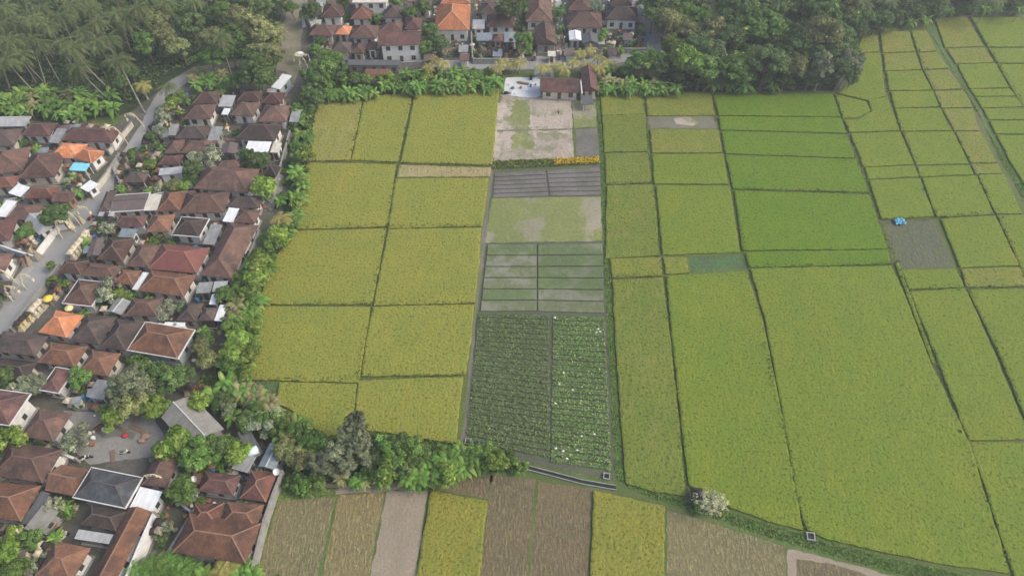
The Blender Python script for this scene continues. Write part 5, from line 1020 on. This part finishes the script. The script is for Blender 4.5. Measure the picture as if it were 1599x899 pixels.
def dish(px, py, z, ph):
    c = G(px, py, z); e = empty('satellite_dish', (c.x, c.y, 0), 0, 'satellite dish'); bm = bmesh.new(); n = 14; prev = [bm.verts.new((0,0,0))]
    rings = []
    for k in (1,2,3):
        rr = .19*k; rings.append([bm.verts.new((rr*math.cos(2*math.pi*i/n), rr*math.sin(2*math.pi*i/n), .05*k*k)) for i in range(n)])
    for i in range(n):
        bm.faces.new((prev[0], rings[0][i], rings[0][(i+1) % n]))
        for a, b in zip(rings, rings[1:]): bm.faces.new((a[i], b[i], b[(i+1) % n], a[(i+1) % n]))
    bmesh.ops.rotate(bm, verts=bm.verts, cent=(0,0,0), matrix=Matrix.Rotation(R(25), 3, 'X')); bmesh.ops.translate(bm, verts=bm.verts, vec=(0,0,z)); bm_obj('reflector', bm, M_trim, e)
    bm = bmesh.new(); tube(bm, [(0,0,0),(0,0,z-.05)], .05, 6); bm_obj('post', bm, M_stone, e); e['label'] = ph
dish(433, 736, 4.2, 'round white satellite dish above the long boundary wall'); dish(304, 748, 3.6, 'white satellite dish next to the pale flowering tree')

# motorbikes
def bike_meshes(mc):
    def me(nm, fn, m):
        bm = bmesh.new(); fn(bm); x = bpy.data.meshes.new(nm); bm.to_mesh(x); bm.free(); x.materials.append(m); return x
    def wheel(bm): 
        m4 = Matrix.Rotation(math.pi/2, 4, 'X'); bmesh.ops.create_cone(bm, cap_ends=True, segments=16, radius1=.28, radius2=.28, depth=.1, matrix=m4)
    def body(bm):
        bx(bm,-.35,.25,-.13,.13,.3,.5); bx(bm,-.75,-.1,-.14,.14,.52,.72); beam(bm,(.25,0,.4),(.5,0,.95),.2,.12); bx(bm,.42,.62,-.16,.16,.72,.95); bx(bm,-.9,-.7,-.1,.1,.62,.75)
    def seat(bm): bx(bm,-.72,-.05,-.12,.12,.723,.82)
    def bars(bm): beam(bm,(.45,-.33,1.0),(.45,.33,1.0),.04); beam(bm,(.45,.25,1.0),(.45,.3,1.15),.03); beam(bm,(.45,-.25,1.0),(.45,-.3,1.15),.03)
    return [('body', me('bike_body', body, mc), (0,0,0)), ('wheel', me('bike_wheel', wheel, M_tyre), (.6,0,.28)), ('wheel', me('bike_wheel_r', wheel, M_tyre), (-.6,0,.28)), ('seat', me('bike_seat', seat, M_tyre), (0,0,0)), ('handlebar', me('bike_bars', bars, M_trim), (0,0,0))]
M_tyre = plain_mat('black rubber', (.025,.025,.025), .7)
for x, y, a, m, ph in ((195,706,.2,M_trim,'white motorbike parked alone in the open yard'),(137,713,.1,plain_mat('bike dark', (.05,.05,.06), .4),'dark motorbike parked near white sacks'),(130,716,.5,M_trim,'white and black motorbike beside the red metal lean-to'),(142,340,1.0,plain_mat('bike red', (.4,.05,.04), .4),'red motorbike parked on the asphalt road edge'),(834,92,1.2,plain_mat('bike dark', (.05,.05,.06)),'dark motorbike at the start of the straight lane'),(100,838,.9,M_trim,'white motorbike beside the rusty corner house')):
    c = G(x, y, .4); e = empty('motorbike', (c.x, c.y, 0), a, 'motorbike')
    for nm, me, loc in bike_meshes(m): link(nm, me, e, loc)
    e['label'] = ph

def sack(px, py, m, ph, r=.45, h=.5):
    c = G(px, py, .2); bm = bmesh.new(); bmesh.ops.create_icosphere(bm, subdivisions=3, radius=1)
    for v in bm.verts: k = 1+.18*mnoise.noise(v.co*1.8+Vector((px,py,0))); v.co = Vector((v.co.x*r*k, v.co.y*r*.8*k, max(v.co.z, -.7)*h*k+h*.7))
    o = bm_obj('sack', bm, m, None, True); o.location = (c.x, c.y, .03); o['category'] = 'sack'; o['label'] = ph
sack(140,677,M_cloth_w,'upper white sack of three lying in the open yard'); sack(146,684,M_cloth_w,'right white sack of three lying in the open yard'); sack(134,692,M_cloth_w,'lower white sack of three lying in the open yard',.55)
sack(195,680,plain_mat('red cloth', (.5,.06,.05)),'red bundle on the ground below the grey-green tree',.55,.3); sack(163,671,M_cloth_w,'small white sack beside the handcart in the yard',.45)
sack(228,681,plain_mat('brown heap', (.35,.24,.17)),'brown heap of coconut husks in the open yard',.75,.4); sack(222,688,plain_mat('brown heap', (.35,.24,.17)),'smaller brown husk heap beside the larger one',.7,.4)
sack(102,714,M_cloth_w,'white bundle on the roof edge side of the yard',.8,.5)
sack(790,146,M_tyre,'dark bundle at the corner of the white yard',.6,.5); sack(796,146,plain_mat('grey sack', (.3,.3,.3)),'grey bundle beside the dark bundle on the white yard',.5,.5); sack(829,124,M_tyre,'dark sack standing on the far side of the white yard',.45,.8)
for i, (x, y) in enumerate(((866,496),(934,514),(937,518),(931,519),(880,582),(873,600),(867,630),(894,609),(908,681),(928,678),(868,700),(879,704),(901,703),(885,716))):
    sack(x, y, M_cloth_w, ['white bag on the top corner of the vegetable plot','white bag at the right end of the upper vegetable rows'][0] if i == 0 else 'small white bag dropped among the bright vegetable rows', .26, .25); C.objects[-1]['group'] = 'white bags in the vegetable plot'

# water tank on a stand, pump house, concrete boxes, tarpaulin, handcart, gates
c = G(394, 703, 3.2); e = empty('water_tank', (c.x, c.y, 0), .5, 'water tank'); e['label'] = 'shiny pale turquoise water tank on a low stand beside dark roofs'
bm = bmesh.new(); tube(bm, [(-.9,0,2.9),(-.8,0,2.9),(.8,0,2.9),(.9,0,2.9)], [.45,.75,.75,.45], 18); bm_obj('tank_body', bm, plain_mat('pale tank', (.6,.78,.78), .25, .08), e, True)
bm = bmesh.new(); bx(bm,-.9,.9,-.7,.7,1.9,2.1)
for sx_ in (-.8,.7):
    for sy_ in (-.6,.5): bx(bm, sx_, sx_+.1, sy_, sy_+.1, 0, 1.897)
bm_obj('stand', bm, M_stone, e)
c = G(1085, 776, 0); e = empty('pump_house', c, -.1, 'pump house'); e['label'] = 'small dark-roofed white pump house by the ditch beside the pale tree'
bm = bmesh.new(); bx(bm,-.7,.7,-.7,.7,0,1.6); bm_obj('wall', bm, WALLS['w'], e)
bm = bmesh.new(); v = [bm.verts.new(p) for p in ((-1,-1,1.603),(1,-1,1.603),(1,1,1.603),(-1,1,1.603),(0,0,2.4))]
for f in ((3,2,1,0),(0,1,4),(1,2,4),(2,3,4),(3,0,4)): bm.faces.new([v[i] for i in f])
bm_obj('roof', bm, T['thatch'], e); bm = bmesh.new(); bx(bm,-.3,.3,-.74,-.703,.1,1.2); bm_obj('door', bm, M_wood, e)
def weir(px, py, ph, s=1.0):
    c = G(px, py, 0); e = empty('concrete_basin', c, -.15, 'concrete basin'); e.scale = (s,s,s); bm = bmesh.new()
    bx(bm,-.8,.8,-.8,-.6,0,.6); bx(bm,-.8,.8,.6,.8,0,.6); bx(bm,-.8,-.6,-.597,.597,0,.6); bx(bm,.6,.8,-.597,.597,0,.6); bm_obj('basin_wall', bm, plain_mat('basin concrete', (.36,.36,.33), .9, .4, 2), e)
    bm = bmesh.new(); bx(bm,-.59,.59,-.59,.59,.05,.2); bm_obj('basin_water', bm, MATS['ditch water'], e); e['label'] = ph
weir(1265,838,'square pale concrete basin where two ditches meet', .8); weir(947,744,'pale concrete basin at the bottom corner of the garden', .7); weir(731,690,'concrete basin at the foot of the grey garden path', .7)
c = G(1405, 347, .3); bm = bmesh.new(); n = 14
gv = [[bm.verts.new(((i/n-.5)*2.3+.15*mnoise.noise(Vector((i,j,5))), (j/n-.5)*1.7+.3*mnoise.noise(Vector((i*.4,j*.3,9))), .5+.75*mnoise.noise(Vector((i*.31+.2,j*.31+.1,1))))) for j in range(n+1)] for i in range(n+1)]
for i in range(n):
    for j in range(n): bm.faces.new((gv[i][j], gv[i+1][j], gv[i+1][j+1], gv[i][j+1]))
o = bm_obj('tarpaulin', bm, plain_mat('blue plastic', (.16,.47,.66), .35, .3, 2), None, True); o.location = (c.x, c.y, .15); o['category'] = 'tarpaulin'; o['label'] = 'crumpled sky-blue tarpaulin at the corner of the grey fallow plot'
e = empty('handcart', G(160, 668, 0), .8, 'handcart'); e['label'] = 'narrow handcart standing between the white sacks and the lime tree'
bm = bmesh.new(); bx(bm,-.9,.9,-.4,.4,.5,.6); bx(bm,-.9,.9,-.43,-.4,.6,.85); bx(bm,-.9,.9,.4,.43,.6,.85); bm_obj('tray', bm, M_wood, e)
for s_ in (-1,1):
    bm = bmesh.new(); bmesh.ops.create_cone(bm, cap_ends=True, segments=14, radius1=.35, radius2=.35, depth=.07, matrix=Matrix.Translation((0,s_*.5,.35)) @ Matrix.Rotation(math.pi/2,4,'X')); bm_obj('wheel', bm, M_tyre, e)
bm = bmesh.new(); beam(bm,(.9,-.3,.55),(1.6,-.3,.8),.05); beam(bm,(.9,.3,.55),(1.6,.3,.8),.05); beam(bm,(1.6,-.33,.8),(1.6,.33,.8),.05); bm_obj('handle', bm, M_bam, e)
def gate(px, py, ph, m=M_cloth_w, a=0):
    e = empty('split_gate', G(px, py, 0), a, 'gate'); e['label'] = ph
    for s_ in (-1,1):
        bm = bmesh.new()
        for k in range(5): x0, x1 = sorted((s_*.7, s_*(1.7-.2*k))); bx(bm, x0, x1, -.4+.04*k, .4-.04*k, .6*k+(.003 if k else 0), .6*(k+1))
        bm_obj('gate_tower', bm, m, e)
gate(480, 40, 'white carved gate at the corner of the upper road', WALLS['w'], .9); gate(122, 352, 'pale carved gate between arched bamboo poles', M_shr[2], .9); gate(56, 408, 'carved stone gate at the mouth of the side lane', M_shr[0], .9)

# ---------------------------------------------------------------- courtyard clutter: pots, planks, barrels, crates, laundry
M_pots = [plain_mat('terracotta', (.35,.15,.08)), plain_mat('blue plastic barrel', (.08,.2,.4), .4), plain_mat('grey crate', (.3,.3,.3)), plain_mat('old timber', (.25,.19,.13)), M_cloth_w]
def pot(px, py, k, s):
    c = G(px, py, .3); bm = bmesh.new(); nm, cat, ph = (('flower_pot','pot','terracotta pot'),('barrel','barrel','blue plastic barrel'),('crate','crate','grey crate'),('timber_stack','timber','stack of old timber'),('bucket','bucket','white bucket'))[k]
    if k == 0: tube(bm, [(0,0,0),(0,0,.1),(0,0,.45),(0,0,.5)], [.18,.22,.3,.33], 12)
    elif k == 1: tube(bm, [(0,0,0),(0,0,.1),(0,0,.45),(0,0,.8),(0,0,.9)], [.26,.29,.32,.29,.26], 14)
    elif k == 2: bx(bm,-.4,.4,-.3,.3,0,.04); bx(bm,-.4,.4,-.3,-.26,.043,.4); bx(bm,-.4,.4,.26,.3,.043,.4); bx(bm,-.4,-.36,-.257,.257,.043,.4); bx(bm,.36,.4,-.257,.257,.043,.4)
    elif k == 3:
        for i in range(5): beam(bm, (-1.3, -.3+.14*i, .1+.02*(i % 2)), (1.2+.1*(i % 3), -.3+.15*i, .1+.02*(i % 2)), .12, .12)
        for i in range(3): beam(bm, (-1.2, -.2+.16*i, .25), (1.1, -.15+.16*i, .25), .12, .12)
    else: tube(bm, [(0,0,0),(0,0,.3),(0,0,.33)], [.15,.2,.22], 12)
    o = bm_obj(nm, bm, M_pots[k]); o.location = (c.x, c.y, .034); o.scale = (s,s,s); o.rotation_euler = (0,0,rs.uniform(0,3)); o['category'] = cat; o['group'] = 'yard clutter'; reg(o, ph, px, py)
YARDS = [[(185,245),(256,240),(245,290),(182,288)],[(110,645),(235,652),(240,706),(140,722)],[(240,800),(262,790),(280,800),(260,850),(235,845)],[(742,68),(818,68),(818,90),(742,90)],[(345,222),(372,222),(370,248),(348,246)],[(410,272),(440,268),(436,300),(412,300)],[(785,126),(838,126),(836,146),(792,146)],
         [(60,860),(60,832),(90,810),(100,828)],[(290,480),(330,502),(310,512)],[(150,335),(182,332),(178,350)],[(20,365),(52,372),(46,390)],[(660,74),(735,58),(735,86),(680,88)],[(560,84),(640,80),(640,92),(560,92)],[(300,770),(312,800),(280,812)],[(20,206),(70,222),(60,232),(30,230)],[(380,712),(420,745),(372,760)]]
for yd in YARDS:
    for x, y in poisson(yd, 8, rs, 60)[:9]: pot(x, y, rs.choice((0,0,1,2,3,4,4)), rs.uniform(.8, 1.3))

# filler growth and small things in the free corners of the compounds
VIL = [[(0,206),(140,190),(185,205),(96,345),(50,395),(-5,480)],[(262,160),(300,140),(450,140),(448,230),(420,320),(400,380),(352,440),(330,520),(300,570),(180,560),(100,470),(140,360),(200,260)],[(-5,520),(60,560),(200,590),(250,640),(120,640),(60,600),(-5,590)],[(-5,680),(100,700),(120,780),(60,899),(-5,899)],[(240,700),(420,740),(380,790),(250,780)],[(480,0),(1000,0),(1010,80),(740,90),(660,90),(500,96)]]
def free(x, y, mg):
    p = G(x, y, 0)
    for cx, cy, an, a, b in FOOT:
        dx, dy = p.x-cx, p.y-cy; u = dx*math.cos(an)+dy*math.sin(an); v = -dx*math.sin(an)+dy*math.cos(an)
        if abs(u) < a+mg and abs(v) < b+mg: return False
    return True
ROADP = [(0,484),(97,350),(142,304),(190,240),(240,154),(262,128),(296,126),(258,168),(216,230),(166,304),(133,356),(93,407),(22,500)]
rnd = rs
for poly in VIL:
    for x, y in poisson(poly, 8.5 if poly[0][1] > 10 else 7.5, rs, 3500):
        if inpoly(x, y, ROADP) or not free(x, y, .25): continue
        r = rs.random()
        if r < .12: tree('shrub', x, y, rs.uniform(.45,.8))
        elif r < .24: tree('dark_shrub', x, y, rs.uniform(.5,.85))
        elif r < .34: tree('pale_tree', x, y-4, rs.uniform(.35,.5))
        elif r < .44: banana(x, y-4, rs.uniform(.5,.7))
        elif r < .66: shrine(x, y, rs.randrange(6), rs.uniform(.65,.95))
        elif free(x, y, .9) and r > .9: house([(x-8,y-5),(x+7,y-5),(x+6,y+5),(x-9,y+5)], rs.choice(['grey','lgrey','purple','brown','dark','blue','maroon']), 'shed', rs.choice(['g','c','w']), h=2.4, cat='shed', openings=False)
        else: pot(x, y, rs.choice((0,1,2,3,3,4,4)), rs.uniform(.9, 1.6))

# ================================================================ LABELS: say which one, by its nearest landmark
LM = [('the bright orange hip-roofed house',95,505),('the twin orange roofs',120,235),('the big beige-grey hall',300,658),('the slate-grey house with white gutters',168,760),('the large red metal roof',280,404),('the bright white sheet canopy',403,229),
('the largest orange roof at the top',706,30),('the long two-storey house',625,68),('the white concrete yard',815,137),('the long dark red roof by the white yard',874,134),('the very large rusty house by the wall',335,838),
('the blue tarpaulin',1405,347),('the pale leafless tree',1108,782),('the straight lane',874,50),('the dark green vegetable rows',800,600),('the bright vegetable rows',908,610),('the stubble plots',790,835),('the tall grey-green trees by the hedge',550,690),('the road fork by the grove',255,135),
('the dusty upper track',452,60),('the sandy plot',835,200),('the mulched garden beds',855,287),('the thatched pavilion',425,266),('the open yard with motorbikes',190,690),('the pale roadside shrines',124,382),('the long white lane wall',222,850),('the muddy grey plot',1065,192),('the square concrete basin',1265,838),
('the palm grove corner',60,90),('the far palm hedge',1450,12),('the yellow-fronded palm',438,340),('the orange roof by the hut',540,47),('the marigold strip',855,256),('the small seedling corner',415,608),('the big wood',1180,60),('the curve of the upper lane',1030,75),('the side lane gate',56,408),('the rusty house with pale blue wall',250,530),('the bluish ditch bank',1540,200),('the bananas below the grove',90,160),('the largest lime rice plot',1360,640),('the green rice plots',1240,270)]
DIRS = ['right of','above right of','above','above left of','left of','below left of','below','below right of']
ORD = ['nearest','second','third','fourth','fifth','sixth','seventh','eighth','ninth','tenth','eleventh','twelfth','thirteenth','fourteenth','fifteenth','sixteenth','seventeenth','eighteenth','nineteenth','twentieth']
def near(px, py):
    best = None
    for nm, lx, ly in LM:
        d = math.hypot(px-lx, py-ly)
        if d > 12 and (best is None or d < best[0]): best = (d, nm, int(((math.atan2(ly-py, px-lx)+math.pi/8) % (2*math.pi))//(math.pi/4)))
    return best
buckets = {}
FIXED = ('left one','paler right','turquoise metal','bright white','large bright red','bright orange hip','slate-grey','wide white','big beige','very large','white two','small orange tiled','long two','orange tiled roof cut','largest bright','long dark red')
PHN = {}
for _o, ph, _x, _y in REG: PHN[ph] = PHN.get(ph, 0) + 1
for o, ph, px, py in REG:
    if ph.startswith(FIXED) or (PHN[ph] == 1 and len(ph.split()) >= 5):
        o['label'] = ph; continue
    d, nm, k = near(px, py); buckets.setdefault((ph, nm, DIRS[k]), []).append((d, o))
for (ph, nm, dr), L in buckets.items():
    L.sort(key=lambda t: t[0])
    for i, (d, o) in enumerate(L):
        a = ph if len(L) == 1 else f'{ORD[min(i, 19)]} {ph}'
        o['label'] = ' '.join(f'{a} {dr} {nm}'.split()[:16])
# ================================================================ THE AIR
bm = bmesh.new(); bx(bm, -900, 900, -200, 1200, -1, CAM_H+15)
hm = bpy.data.materials.new('haze air'); hm.use_nodes = True; hn = hm.node_tree; hn.nodes.remove(hn.nodes['Principled BSDF'])
pv = hn.nodes.new('ShaderNodeVolumePrincipled'); pv.inputs['Color'].default_value = (.93, .96, 1, 1); pv.inputs['Density'].default_value = HAZE; pv.inputs['Anisotropy'].default_value = .2
hn.links.new(pv.outputs[0], hn.nodes['Material Output'].inputs['Volume'])
hz = bm_obj('haze', bm, hm); stuff(hz); hz['label'] = 'thin pale air haze over the whole valley'; hz['category'] = 'haze'
